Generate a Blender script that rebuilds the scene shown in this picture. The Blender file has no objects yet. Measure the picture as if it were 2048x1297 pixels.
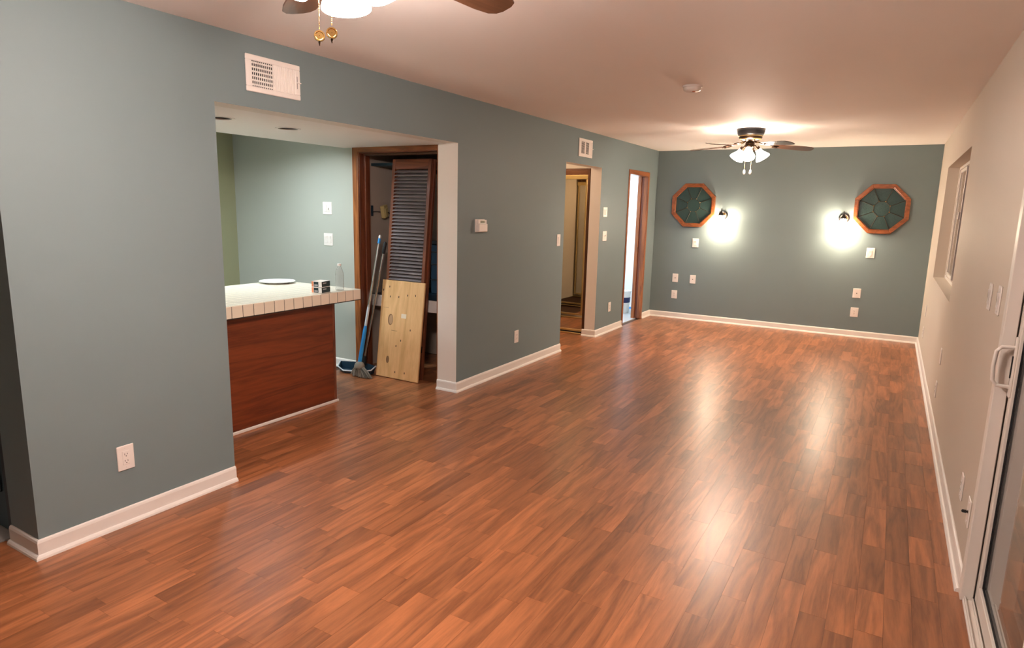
import bpy, bmesh, math, random
from mathutils import Vector, Matrix

random.seed(7)
scene = bpy.context.scene
col = scene.collection
R_ = math.radians

# ------------------------------------------------------------------ camera
CAM = Vector((3.0814, 0.0, 1.5671))
YAW, PITCH, ROLL, FPX = 0.5271, -0.1786, 0.0238, 1284.86
_cy, _sy, _cp, _sp = math.cos(YAW), math.sin(YAW), math.cos(PITCH), math.sin(PITCH)
fwd = Vector((-_sy * _cp, _cy * _cp, _sp)); rgt = Vector((_cy, _sy, 0)); upv = rgt.cross(fwd)
_r = math.cos(ROLL) * rgt + math.sin(ROLL) * upv
_u = -math.sin(ROLL) * rgt + math.cos(ROLL) * upv
cam_d = bpy.data.cameras.new('camera'); cam = bpy.data.objects.new('camera', cam_d); col.objects.link(cam)
cam_d.sensor_width = 36.0; cam_d.sensor_fit = 'HORIZONTAL'; cam_d.lens = 36.0 * FPX / 2048.0
cam_d.clip_start = 0.02; cam_d.clip_end = 100
cam.matrix_world = Matrix(((_r.x, _u.x, -fwd.x, CAM.x), (_r.y, _u.y, -fwd.y, CAM.y), (_r.z, _u.z, -fwd.z, CAM.z), (0, 0, 0, 1)))
scene.camera = cam

def px(p):
    d = Vector(p) - CAM; z = d.dot(fwd)
    return (1024 + FPX * d.dot(_r) / z, 648.5 - FPX * d.dot(_u) / z, z)

# ------------------------------------------------------------------ world (night outside) and exposure
w = bpy.data.worlds.new('night'); scene.world = w; w.use_nodes = True
w.node_tree.nodes['Background'].inputs[0].default_value = (0.010, 0.016, 0.030, 1)
w.node_tree.nodes['Background'].inputs[1].default_value = 0.25
vs = scene.view_settings
vs.view_transform = 'Standard'; vs.look = 'None'; vs.gamma = 1.0; vs.use_curve_mapping = False
vs.exposure = 0.15
# lamp strengths (the lamps themselves are built with their fixtures below)
FAN1_L = (1.0, 0.80, 0.71); FAN1_S = 310.0; FAN1_B = 200.0      # glass shade, bulb
FAN2_L = (1.0, 0.765, 0.60); FAN2_S = 90.0; FAN2_B = 1700.0
SCONCE_L = (1.0, 0.765, 0.54); SCONCE_S = 175.0; SCONCE_B = 420.0
KITCHEN_L = (0.83, 0.95, 1.0); KITCHEN_S = 18.0; KITCHEN_D = 340.0      # added fill box, round downlight
HALL_L = (1.0, 0.70, 0.45); HALL_S = 110.0
BATH_L = (0.72, 0.88, 1.0); BATH_S = 200.0

# ------------------------------------------------------------------ room numbers (metres)
W, D, H = 3.503, 9.457, 2.44
Y0, Y1, Y2, Y3, Y4 = 1.2114, 2.197, 4.365, 6.364, 7.3445
ZO = 2.072; ZO2 = 2.068
YK = 4.45            # kitchen / closet wall plane
XS = -1.33           # kitchen-side edge of the soffit
XK = -2.90           # far kitchen wall
T = 0.14             # left wall thickness
YM = 7.42            # mirror plane in the hall

# ------------------------------------------------------------------ materials
def mat(name, color=(.8, .8, .8), rough=.5, metal=0.0, emit=None, estr=0.0, trans=0.0, ior=1.45, coat=0.0, spec=.5, coat_rough=.05):
    m = bpy.data.materials.new(name); m.use_nodes = True
    b = m.node_tree.nodes['Principled BSDF']
    b.inputs['Base Color'].default_value = (*color, 1); b.inputs['Roughness'].default_value = rough
    b.inputs['Metallic'].default_value = metal; b.inputs['Transmission Weight'].default_value = trans
    b.inputs['IOR'].default_value = ior; b.inputs['Coat Weight'].default_value = coat
    b.inputs['Coat Roughness'].default_value = coat_rough; b.inputs['Specular IOR Level'].default_value = spec
    if emit:
        b.inputs['Emission Color'].default_value = (*emit, 1); b.inputs['Emission Strength'].default_value = estr
    return m

def N(m, t, **kw):
    n = m.node_tree.nodes.new(t)
    for k, v in kw.items(): setattr(n, k, v)
    return n
def L(m, a, b): m.node_tree.links.new(a, b)
def bsdf(m): return m.node_tree.nodes['Principled BSDF']

def add_bump(m, scale=200.0, strength=.1, dist=.001, detail=2.0):
    g = N(m, 'ShaderNodeNewGeometry'); n = N(m, 'ShaderNodeTexNoise'); b = N(m, 'ShaderNodeBump')
    n.inputs['Scale'].default_value = scale; n.inputs['Detail'].default_value = detail
    b.inputs['Strength'].default_value = strength; b.inputs['Distance'].default_value = dist
    L(m, g.outputs['Position'], n.inputs['Vector']); L(m, n.outputs['Fac'], b.inputs['Height'])
    L(m, b.outputs['Normal'], bsdf(m).inputs['Normal'])
    return n

def paint(name, color, rough=.55, var=.04, bump=.12):
    m = mat(name, color, rough, spec=.3)
    n = add_bump(m, 160, bump, .0012)
    n2 = N(m, 'ShaderNodeTexNoise'); n2.inputs['Scale'].default_value = 1.7; n2.inputs['Detail'].default_value = 3
    g = N(m, 'ShaderNodeNewGeometry'); L(m, g.outputs['Position'], n2.inputs['Vector'])
    mx = N(m, 'ShaderNodeMixRGB'); mx.inputs[1].default_value = (*[c * (1 - var) for c in color], 1)
    mx.inputs[2].default_value = (*[min(1, c * (1 + var)) for c in color], 1)
    L(m, n2.outputs['Fac'], mx.inputs[0]); L(m, mx.outputs[0], bsdf(m).inputs['Base Color'])
    return m

def wood(name, dark, light, axis='z', scale=9.0, stretch=14.0, rough=.4, coat=.0, ring=.6, coat_rough=.1, tone=False, bump=.05, obj_coords=False):
    """grain stretched along one world axis; 'tone' reads a per-piece attribute"""
    m = mat(name, light, rough, coat=coat, coat_rough=coat_rough)
    if obj_coords:
        g = N(m, 'ShaderNodeTexCoord'); pos = g.outputs['Object']
    else:
        g = N(m, 'ShaderNodeNewGeometry'); pos = g.outputs['Position']
    mp = N(m, 'ShaderNodeMapping')
    s = [scale * 3] * 3; s['xyz'.index(axis)] = scale * 3 / stretch
    mp.inputs['Scale'].default_value = s
    if tone:
        at = N(m, 'ShaderNodeAttribute', attribute_name='tone')
        ml = N(m, 'ShaderNodeVectorMath', operation='SCALE'); ml.inputs[0].default_value = (3.7, 9.1, 5.3); 
        ml2 = N(m, 'ShaderNodeMath', operation='MULTIPLY'); ml2.inputs[1].default_value = 17.0
        L(m, at.outputs['Fac'], ml2.inputs[0]); L(m, ml2.outputs[0], ml.inputs['Scale'])
        ad = N(m, 'ShaderNodeVectorMath', operation='ADD'); L(m, pos, ad.inputs[0]); L(m, ml.outputs[0], ad.inputs[1])
        pos = ad.outputs[0]
    L(m, pos, mp.inputs['Vector'])
    n1 = N(m, 'ShaderNodeTexNoise'); n1.inputs['Scale'].default_value = .35; n1.inputs['Detail'].default_value = 4; n1.inputs['Distortion'].default_value = .6
    L(m, mp.outputs[0], n1.inputs['Vector'])
    mu = N(m, 'ShaderNodeMath', operation='MULTIPLY'); mu.inputs[1].default_value = 9.0; L(m, n1.outputs['Fac'], mu.inputs[0])
    fr = N(m, 'ShaderNodeMath', operation='PINGPONG'); fr.inputs[1].default_value = 1.0; L(m, mu.outputs[0], fr.inputs[0])
    n2 = N(m, 'ShaderNodeTexNoise'); n2.inputs['Scale'].default_value = 3.0; n2.inputs['Detail'].default_value = 6; n2.inputs['Roughness'].default_value = .7
    L(m, mp.outputs[0], n2.inputs['Vector'])
    mx = N(m, 'ShaderNodeMath', operation='MULTIPLY_ADD'); mx.inputs[1].default_value = ring
    L(m, fr.outputs[0], mx.inputs[0])
    m3 = N(m, 'ShaderNodeMath', operation='MULTIPLY'); m3.inputs[1].default_value = 1 - ring; L(m, n2.outputs['Fac'], m3.inputs[0])
    L(m, m3.outputs[0], mx.inputs[2])
    cr = N(m, 'ShaderNodeValToRGB'); cr.color_ramp.elements[0].color = (*dark, 1); cr.color_ramp.elements[1].color = (*light, 1)
    cr.color_ramp.elements[0].position = .12; cr.color_ramp.elements[1].position = .72
    L(m, mx.outputs[0], cr.inputs['Fac'])
    out = cr.outputs[0]
    if tone:
        hs = N(m, 'ShaderNodeHueSaturation')
        mr = N(m, 'ShaderNodeMapRange'); mr.inputs['To Min'].default_value = .74; mr.inputs['To Max'].default_value = 1.22
        L(m, at.outputs['Fac'], mr.inputs['Value']); L(m, mr.outputs[0], hs.inputs['Value']); L(m, out, hs.inputs['Color'])
        out = hs.outputs[0]
    L(m, out, bsdf(m).inputs['Base Color'])
    bp = N(m, 'ShaderNodeBump'); bp.inputs['Strength'].default_value = bump; bp.inputs['Distance'].default_value = .001
    L(m, n2.outputs['Fac'], bp.inputs['Height']); L(m, bp.outputs[0], bsdf(m).inputs['Normal'])
    return m

M = {}
M['teal'] = paint('teal_grey_wall_paint', (.174, .229, .243))
M['cream'] = paint('warm_white_wall_paint', (.80, .76, .70), var=.02)
M['tan'] = paint('light_tan_wall_paint', (.60, .54, .455), var=.02)
M['ceil'] = paint('white_ceiling_paint', (.90, .875, .845), .7, .02, .2)
M['mint'] = paint('pale_mint_wall_paint', (.43, .455, .405), var=.03)
M['olive'] = paint('olive_wall_paint', (.33, .34, .21), var=.03)
M['trim'] = mat('white_gloss_trim', (.82, .79, .75), .35)
M['plastic'] = mat('white_plastic', (.82, .78, .74), .3)
M['plastic_shadow'] = mat('outlet_slot_dark', (.03, .022, .018), .6)
M['floor'] = wood('laminate_floor', (.125, .042, .016), (.395, .148, .058), 'y', 8.5, 11.0, .36, coat=.16, ring=.38, coat_rough=.25, tone=True, bump=.03)
bsdf(M['floor']).inputs['Specular IOR Level'].default_value = .68
M['joint'] = mat('floor_joint_dark', (.06, .025, .012), .7)
M['casing'] = wood('oak_casing', (.17, .050, .014), (.34, .115, .032), 'z', 14, 14, .35, coat=.2)
M['casing_h'] = wood('oak_casing_across', (.17, .050, .014), (.34, .115, .032), 'x', 14, 14, .35, coat=.2)
M['casing_y'] = wood('oak_casing_along', (.17, .050, .014), (.34, .115, .032), 'y', 14, 14, .35, coat=.2)
M['closet_wood'] = wood('closet_mahogany', (.085, .022, .010), (.19, .055, .022), 'z', 14, 14, .4, coat=.15)
M['closet_wood_x'] = wood('closet_mahogany_across', (.085, .022, .010), (.19, .055, .022), 'x', 14, 14, .4, coat=.15)
M['cabinet'] = wood('red_oak_cabinet', (.070, .012, .004), (.200, .042, .012), 'y', 10.0, 14.0, .38, coat=.15, ring=.36)
M['octwood'] = wood('octagon_oak', (.145, .040, .010), (.27, .082, .022), 'x', 14, 3, .35, coat=.2)
M['pine'] = wood('pine_board', (.55, .31, .12), (.78, .50, .24), 'z', 5, 12, .55, ring=.35)
M['slat'] = wood('grey_brown_slats', (.17, .145, .150), (.28, .25, .26), 'x', 14, 14, .35, coat=.2)
M['tile'] = mat('cream_ceramic_tile', (.84, .77, .64), .22); add_bump(M['tile'], 60, .05, .001)
M['grout'] = mat('dark_grout', (.045, .038, .03), .9)
M['grout_top'] = mat('pale_grout', (.34, .31, .27), .9)
M['foam'] = mat('white_paper', (.88, .87, .85), .6)
M['black_metal'] = mat('black_metal', (.012, .012, .013), .35)
M['bronze'] = mat('dark_bronze', (.045, .025, .015), .3, .85)
M['brass'] = mat('brass', (.78, .52, .20), .18, 1.0)
M['gold'] = mat('gold_anodised_frame', (.80, .62, .30), .28, .9)
M['bronze_frame'] = mat('bronze_frame', (.10, .045, .025), .35, .5)
M['mirror'] = mat('mirror', (.80, .77, .70), .015, 1.0)
M['chrome'] = mat('steel', (.55, .55, .56), .25, 1.0)
M['blade'] = wood('walnut_blade', (.045, .020, .010), (.11, .05, .025), 'x', 8, 8, .3, coat=.4, obj_coords=True)
M['glass'] = mat('clear_glass', (.95, .97, .97), .0, trans=1.0, ior=1.45)
M['pet'] = mat('clear_bottle_plastic', (.96, .97, .97), .10, trans=.93, ior=1.28)
M['vinyl'] = mat('white_vinyl_frame', (.74, .70, .64), .35)
M['alu'] = mat('grey_aluminium', (.42, .38, .36), .4, .6)
M['gasket'] = mat('black_gasket', (.01, .012, .014), .5)
M['dark'] = mat('dark_void', (.015, .017, .018), .8)
M['duct'] = mat('dark_duct', (.03, .032, .033), .7)
M['teal_dark'] = mat('dark_teal_door_paint', (.020, .045, .060), .5)
M['black_cloth'] = mat('black_cloth', (.014, .016, .020), .9); add_bump(M['black_cloth'], 300, .3, .002)
M['rag'] = mat('brown_grey_rag', (.16, .125, .11), .95); add_bump(M['rag'], 120, .4, .004)
M['blue'] = mat('blue_plastic', (.03, .29, .72), .35)
M['blue_dark'] = mat('navy_plastic', (.008, .030, .055), .45)
M['rim'] = mat('pale_blue_rim', (.55, .62, .68), .45)
M['bristle'] = mat('grey_bristles', (.20, .20, .17), .8)

_g = N(M['bristle'], 'ShaderNodeNewGeometry'); _c = N(M['bristle'], 'ShaderNodeValToRGB')
_c.color_ramp.elements[0].color = (.05, .055, .05, 1); _c.color_ramp.elements[1].color = (.34, .32, .27, 1)
L(M['bristle'], _g.outputs['Random Per Island'], _c.inputs['Fac']); L(M['bristle'], _c.outputs[0], bsdf(M['bristle']).inputs['Base Color'])
M['pvc'] = mat('pvc_pipe', (.60, .56, .47), .4)
M['yellow_box'] = mat('yellowed_plastic', (.55, .45, .20), .5)
M['orange'] = mat('orange_print', (.80, .28, .14), .5)
M['print_dark'] = mat('dark_teal_print', (.015, .035, .040), .4)
M['print_grey'] = mat('grey_print', (.50, .50, .52), .5)
M['lamp_off'] = mat('unlit_bulb', (.55, .50, .45), .2)
M['lcd'] = mat('lcd_grey', (.16, .16, .10), .25)
M['knot'] = mat('pine_knot', (.24, .13, .06), .6)
M['nail'] = mat('nail_hole', (.06, .035, .02), .7)
M['sticker'] = mat('paper_sticker', (.80, .70, .55), .6)
M['stain'] = mat('orange_stain', (.86, .72, .62), .6)
M['band'] = mat('navy_band', (.010, .016, .080), .4)
M['patio'] = mat('patio_concrete', (.16, .15, .14), .9); add_bump(M['patio'], 40, .3, .01)
M['bathtile'] = mat('grey_bath_floor', (.46, .46, .47), .3)
M['bathwall'] = paint('cool_white_paint', (.82, .83, .84), var=.01)
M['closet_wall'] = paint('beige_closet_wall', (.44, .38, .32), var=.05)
def textured_glass():
    m = mat('leaded_glass', (.040, .080, .075), .16, spec=.28)
    n = add_bump(m, 90, .5, .004, 3)
    bsdf(m).inputs['Transmission Weight'].default_value = .35
    return m
M['leaded'] = textured_glass()
M['came'] = mat('lead_came', (.05, .045, .035), .4, .6)
M['shade1'] = mat('lit_glass_shade_near', (.9, .9, .9), .4, emit=FAN1_L, estr=FAN1_S)
M['shade2'] = mat('lit_glass_shade_far', (.9, .9, .9), .4, emit=FAN2_L, estr=FAN2_S)
M['sconce_shade'] = mat('lit_sconce_glass', (.9, .9, .9), .4, emit=SCONCE_L, estr=SCONCE_S)
M['bulb1'] = mat('lit_bulb_near', (.9, .9, .9), .4, emit=FAN1_L, estr=FAN1_B)
M['bulb2'] = mat('lit_bulb_far', (.9, .9, .9), .4, emit=FAN2_L, estr=FAN2_B)
M['sconce_bulb'] = mat('lit_sconce_bulb', (.9, .9, .9), .4, emit=SCONCE_L, estr=SCONCE_B)
M['kitchen_disc'] = mat('lit_kitchen_lens', (.9, .9, .9), .5, emit=KITCHEN_L, estr=KITCHEN_D)
M['kitchen_fill'] = mat('fill_diffuser', (.9, .9, .9), .5, emit=KITCHEN_L, estr=KITCHEN_S)
M['hall_globe'] = mat('lit_hall_globe', (.9, .9, .9), .5, emit=HALL_L, estr=HALL_S)
M['bath_globe'] = mat('lit_globe', (.9, .9, .9), .5, emit=BATH_L, estr=BATH_S)
M['led'] = mat('detector_dot', (.35, .1, .05), .4)

# ------------------------------------------------------------------ mesh helpers
class MB:
    def __init__(s): s.v = []; s.f = []; s.m = []
    def add(s, verts, faces, mi=0):
        o = len(s.v); s.v += [Vector(p) for p in verts]; s.f += [tuple(i + o for i in f) for f in faces]; s.m += [mi] * len(faces); return s
    def box(s, x0, x1, y0, y1, z0, z1, mi=0):
        return s.add([(x0, y0, z0), (x1, y0, z0), (x1, y1, z0), (x0, y1, z0), (x0, y0, z1), (x1, y0, z1), (x1, y1, z1), (x0, y1, z1)],
                     [(0, 3, 2, 1), (4, 5, 6, 7), (0, 1, 5, 4), (1, 2, 6, 5), (2, 3, 7, 6), (3, 0, 4, 7)], mi)
    def prism(s, poly, vec, mi=0):
        n = len(poly); vec = Vector(vec); a = [Vector(p) for p in poly]; b = [p + vec for p in a]
        return s.add(a + b, [tuple(range(n))[::-1], tuple(range(n, 2 * n))] + [(i, (i + 1) % n, (i + 1) % n + n, i + n) for i in range(n)], mi)
    def lathe(s, prof, n=24, c=(0, 0, 0), axis=None, closed_ends=True, mi=0):
        c = Vector(c); q = Vector((0, 0, 1)).rotation_difference(Vector(axis).normalized()) if axis else None
        o = []; fs = []
        for (r, z) in prof:
            for k in range(n):
                a = 2 * math.pi * k / n; p = Vector((r * math.cos(a), r * math.sin(a), z))
                o.append((q @ p if q else p) + c)
        for j in range(len(prof) - 1):
            for k in range(n):
                k2 = (k + 1) % n; fs.append((j * n + k, j * n + k2, (j + 1) * n + k2, (j + 1) * n + k))
        if closed_ends:
            fs.append(tuple(range(n))[::-1]); fs.append(tuple(range((len(prof) - 1) * n, len(prof) * n)))
        return s.add(o, fs, mi)
    def tube(s, pts, r, n=8, mi=0):
        pts = [Vector(p) for p in pts]; rs = r if isinstance(r, (list, tuple)) else [r] * len(pts)
        o = []; fs = []; ref = None
        for i, p in enumerate(pts):
            t = (pts[min(i + 1, len(pts) - 1)] - pts[max(i - 1, 0)]).normalized()
            if ref is None: ref = t.orthogonal().normalized()
            a = (ref - t * ref.dot(t)).normalized(); ref = a; b = t.cross(a)
            for k in range(n):
                an = 2 * math.pi * k / n; o.append(p + rs[i] * (a * math.cos(an) + b * math.sin(an)))
        for j in range(len(pts) - 1):
            for k in range(n):
                k2 = (k + 1) % n; fs.append((j * n + k, j * n + k2, (j + 1) * n + k2, (j + 1) * n + k))
        fs.append(tuple(range(n))[::-1]); fs.append(tuple(range((len(pts) - 1) * n, len(pts) * n)))
        return s.add(o, fs, mi)
    def xf(s, m):
        s.v = [m @ p for p in s.v]; return s
    def mesh(s, name, mats, bev=0, smooth=False):
        me = bpy.data.meshes.new(name); me.from_pydata([tuple(p) for p in s.v], [], s.f)
        for mm in mats: me.materials.append(mm)
        for p, i in zip(me.polygons, s.m): p.material_index = i
        bm = bmesh.new(); bm.from_mesh(me)
        bmesh.ops.recalc_face_normals(bm, faces=bm.faces)
        if bev:
            ed = [e for e in bm.edges if len(e.link_faces) == 2 and e.calc_face_angle(0) > .6]
            bmesh.ops.bevel(bm, geom=ed, offset=bev, segments=1, affect='EDGES', clamp_overlap=True)
        bm.to_mesh(me); bm.free()
        if smooth:
            for p in me.polygons: p.use_smooth = True
            try: me.set_sharp_from_angle(angle=R_(40))
            except Exception: pass
        return me
    def build(s, name, m, parent=None, bev=0, smooth=False, world=True):
        """world=True: vertices are world coordinates, the origin goes to the piece's middle"""
        mats = m if isinstance(m, (list, tuple)) else [m]
        if world:
            lo = Vector([min(p[i] for p in s.v) for i in range(3)]); hi = Vector([max(p[i] for p in s.v) for i in range(3)])
            c = (lo + hi) / 2; s.v = [p - c for p in s.v]
        else: c = Vector((0, 0, 0))
        o = bpy.data.objects.new(name, s.mesh(name, mats, bev, smooth)); col.objects.link(o)
        o.location = c
        if parent is not None:
            o.parent = parent
            if world: o.location = c - wloc(parent)
        return o

def wloc(o):
    v = Vector(o.location)
    while o.parent: o = o.parent; v += Vector(o.location)
    return v
def tag(o, label=None, cat=None, group=None, kind=None):
    if label: o['label'] = label
    if cat: o['category'] = cat
    if group: o['group'] = group
    if kind: o['kind'] = kind
    return o
def thing(name, label, cat, loc=(0, 0, 0), rz=0, group=None, kind=None):
    o = bpy.data.objects.new(name, None); col.objects.link(o); o.empty_display_size = .05
    o.location = loc; o.rotation_euler = (0, 0, rz)
    return tag(o, label, cat, group, kind)
def B(*a): return MB().box(*a)
def struct(name, mb, m, label=None, cat=None, parent=None, bev=0):
    o = mb.build(name, m, parent, bev)
    if parent is None: tag(o, label, cat, None, 'structure')
    return o
def copy_tree(o, parent=None):
    c = o.copy(); col.objects.link(c)
    if parent is not None: c.parent = parent
    for ch in list(o.children): copy_tree(ch, c)
    return c
def cut(obj, cutters):
    """real openings: boolean applied to the mesh, the cutting shapes are removed"""
    for mb in cutters:
        c = mb.build('cutter', M['dark']); md = obj.modifiers.new('b', 'BOOLEAN'); md.operation = 'DIFFERENCE'; md.object = c; md.solver = 'EXACT'
        bpy.context.view_layer.update()
        dg = bpy.context.evaluated_depsgraph_get(); me = bpy.data.meshes.new_from_object(obj.evaluated_get(dg))
        obj.modifiers.clear(); old = obj.data; obj.data = me; bpy.data.meshes.remove(old)
        cm = c.data; bpy.data.objects.remove(c); bpy.data.meshes.remove(cm)

# ================================================================== STRUCTURE
# ---- floor: slab + strips of laminate
floor = struct('floor', MB().box(-3.0, W + .18, -3.65, 10.3, -.10, -.012), M['joint'], 'red-brown laminate strip floor running the length of the room', 'floor')
PW = .0975; GAP = .0003
regions = [(0.0, W, -3.5, D), (-.30, 0.0, -3.5, Y0), (-1.36, 0.0, 1.4, 5.4), (-1.0, 0.0, Y3, YM)]
planks = []
i0 = int(math.floor(-1.36 / PW))
for i in range(i0, int(W / PW) + 1):
    xa, xb = i * PW, (i + 1) * PW
    rnd = random.Random(i * 31 + 5)
    y = -3.5 - rnd.random() * .5
    while y < D:
        ln = rnd.choice([.28, .34, .40, .46, .52, .6, .72]) * rnd.uniform(.9, 1.1); tone = rnd.random()
        for (rx0, rx1, ry0, ry1) in regions:
            a, b, c, d = max(xa, rx0), min(xb, rx1), max(y, ry0), min(y + ln, ry1)
            if b - a > .01 and d - c > .02: planks.append((a, b, c, d, tone))
        y += ln
def parea(p):
    if p[2] < .45 and p[3] < .9: return 0
    q = [px((x, max(yy, .7), 0)) for x, yy in ((p[0], p[2]), (p[1], p[2]), (p[1], p[3]), (p[0], p[3]))]
    cx, cy = sum(t[0] for t in q) / 4, sum(t[1] for t in q) / 4
    if not (-20 < cx < 2060 and 500 < cy < 1310): return 0
    if p[0] < -.01 and not (cx > 468 or p[2] < 1.2): return 0
    return abs(sum(q[k][0] * q[(k + 1) % 4][1] - q[(k + 1) % 4][0] * q[k][1] for k in range(4))) / 2
planks.sort(key=parea, reverse=True)
def plank_geo(mb, p, rnd):
    a, b, c, d, t = p; g = GAP; j = [rnd.uniform(-.0003, .0) for _ in range(4)]
    mb.add([(a + g, c + g, -.012), (b - g, c + g, -.012), (b - g, d - g, -.012), (a + g, d - g, -.012),
            (a + g, c + g, j[0]), (b - g, c + g, j[1]), (b - g, d - g, j[2]), (a + g, d - g, j[3])],
           [(4, 5, 6, 7), (0, 1, 5, 4), (1, 2, 6, 5), (2, 3, 7, 6), (3, 0, 4, 7)])
def set_tone(me, vals):
    at = me.attributes.new('tone', 'FLOAT', 'POINT'); at.data.foreach_set('value', vals)
rp = random.Random(99)
for p in planks[:300]:
    mb = MB(); plank_geo(mb, p, rp); o = mb.build('plank', M['floor'], floor); set_tone(o.data, [p[4]] * 8)
mb = MB(); tv = []
for p in planks[300:]: plank_geo(mb, p, rp); tv += [p[4]] * 8
o = mb.build('plank_field', M['floor'], floor); set_tone(o.data, tv); o['kind'] = 'stuff'

# ---- ceiling
struct('ceiling', B(-T, W + .18, -3.65, D + .15, H, H + .08), M['ceil'], 'white painted flat ceiling above the long room', 'ceiling')

# ---- left wall (teal on the room side, warm white reveals)
def two_tone(o, teal_test):
    me = o.data
    for p in me.polygons: p.material_index = 0 if teal_test(p) else 1
wl = MB()
wl.box(-T, 0, Y0, Y1, 0, H); wl.box(-.25, -T, Y0, Y0 + .12, 0, H)
wl.box(-T, 0, Y1, Y2, ZO, H); wl.box(-T, 0, Y2, Y3, 0, H); wl.box(-T, 0, Y3, Y4, ZO2, H)
DY0, DY1, DZ = 8.275, 9.075, 2.09     # rough opening of the bath doorway
wl.box(-T, 0, Y4, DY0, 0, H); wl.box(-T, 0, DY0, DY1, DZ, H); wl.box(-T, 0, DY1, D, 0, H)
o = struct('wall_left', wl, [M['teal'], M['cream']], 'grey teal wall with two openings and a doorway along the left', 'wall')
two_tone(o, lambda p: p.normal.x > .5 or (p.normal.y < -.5 and (p.center.y + o.location.y) < Y0 + .01))
# ---- far wall with two octagonal window holes
OCT = [(.565, 1.668), (2.928, 1.664)]; OA = .306
def octa(cx, cz, ap, y):
    r = ap / math.cos(math.pi / 8)
    return [(cx + r * math.cos(math.pi / 8 + k * math.pi / 4), y, cz + r * math.sin(math.pi / 8 + k * math.pi / 4)) for k in range(8)]
wb = struct('wall_back', B(-T, W + .18, D, D + .14, 0, H), M['teal'], 'teal grey far wall with two sconces and octagonal windows', 'wall')
cut(wb, [MB().prism(octa(cx, cz, OA - .05, D - .05), (0, .3, 0)) for cx, cz in OCT])
# ---- right wall
WY0, WY1, WZ0, WZ1 = 5.75, 8.13, .952, 2.082
SY0, SY1, SZ1 = 1.24, 3.10, 2.05
wr = MB(); x0, x1 = W, W + .18
wr.box(x0, x1, -3.65, SY0, 0, H); wr.box(x0, x1, SY0, SY1, SZ1, H); wr.box(x0, x1, SY1, WY0, 0, H)
wr.box(x0, x1, WY0, WY1, 0, WZ0); wr.box(x0, x1, WY0, WY1, WZ1, H); wr.box(x0, x1, WY1, D, 0, H)
struct('wall_right', wr, M['tan'], 'light tan wall on the right with window and glass door', 'wall')
struct('wall_front', B(-1.92, W + .18, -3.65, -3.5, 0, H), M['teal'], 'teal grey wall closing the near end of the room', 'wall')
# entry recess behind the near corner
we = MB(); we.box(-1.92, -1.80, -3.5, Y0 + .12, 0, H); we.box(-1.80, -1.135, Y0, Y0 + .12, 0, H); we.box(-1.135, -.25, Y0, Y0 + .12, 2.05, H)
struct('wall_entry', we, M['teal'], 'dark teal wall of the entry recess at the far left', 'wall')
struct('ceiling_entry', B(-1.92, -T, -3.65, Y0 + .12, H, H + .08), M['ceil'], 'ceiling strip over the entry recess', 'ceiling')
struct('floor_entry', B(-1.80, -.302, -3.5, Y0 + .12, -.0115, .002), M['bathtile'], 'pale grey green entry floor at the far left edge', 'floor')
# ---- soffit with downlight holes
DL = [(-.600, 3.183), (-.572, 2.640)]
so = struct('ceiling_soffit', B(XS, -T, 1.35, YK, ZO, H), M['ceil'], 'dropped white soffit over the kitchen counter', 'ceiling')
cut(so, [MB().lathe([(.070, -.1), (.070, .16)], 32, (x, y, ZO)) for x, y in DL])
# ---- kitchen shell
KC = 2.28
TX0, TX1, TY0, TY1 = -2.55, -1.75, 1.25, 2.45
kc = MB(); kc.box(XK, TX0, .4, YK, KC, KC + .06); kc.box(TX1, XS, .4, YK, KC, KC + .06); kc.box(TX0, TX1, .4, TY0, KC, KC + .06); kc.box(TX0, TX1, TY1, YK, KC, KC + .06)
struct('ceiling_kitchen', kc, M['ceil'], 'kitchen ceiling with a recess for the added fill light', 'ceiling')
CX0, CX1, CZ = -1.205, -.225, 2.052    # closet rough opening
kb = MB(); kb.box(XK - .1, CX0, YK, YK + .11, 0, H); kb.box(CX1, -T, YK, YK + .11, 0, H); kb.box(CX0, CX1, YK, YK + .11, CZ, H)
struct('wall_kitchen', kb, M['mint'], 'pale mint green kitchen wall beside the closet', 'wall')
struct('wall_kitchen_left', B(XK - .1, XK, .3, YK, 0, H), M['olive'], 'olive green kitchen wall at the far left of the opening', 'wall')
struct('wall_kitchen_near', B(XK - .1, -T, .3, .4, 0, H), M['mint'], 'mint kitchen wall behind the near partition', 'wall')
# ---- closet shell
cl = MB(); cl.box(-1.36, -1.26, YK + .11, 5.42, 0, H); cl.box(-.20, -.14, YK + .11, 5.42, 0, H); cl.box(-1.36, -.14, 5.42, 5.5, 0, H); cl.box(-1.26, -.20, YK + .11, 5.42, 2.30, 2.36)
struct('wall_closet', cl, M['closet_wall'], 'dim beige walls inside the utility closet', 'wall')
# ---- hall shell
hw = MB(); hw.box(-1.96, -1.86, Y3 - .5, YM + .5, 0, H); hw.box(-1.86, -T, Y3 - .17, YM + .15, 2.40, 2.44)
hw.box(-1.86, -T, YM + .07, YM + .15, 0, H); hw.box(-1.86, -T, Y3 - .17, Y3 - .09, 0, H)
struct('wall_hall', hw, M['cream'], 'cream walls of the short mirrored hall', 'wall')
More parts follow.
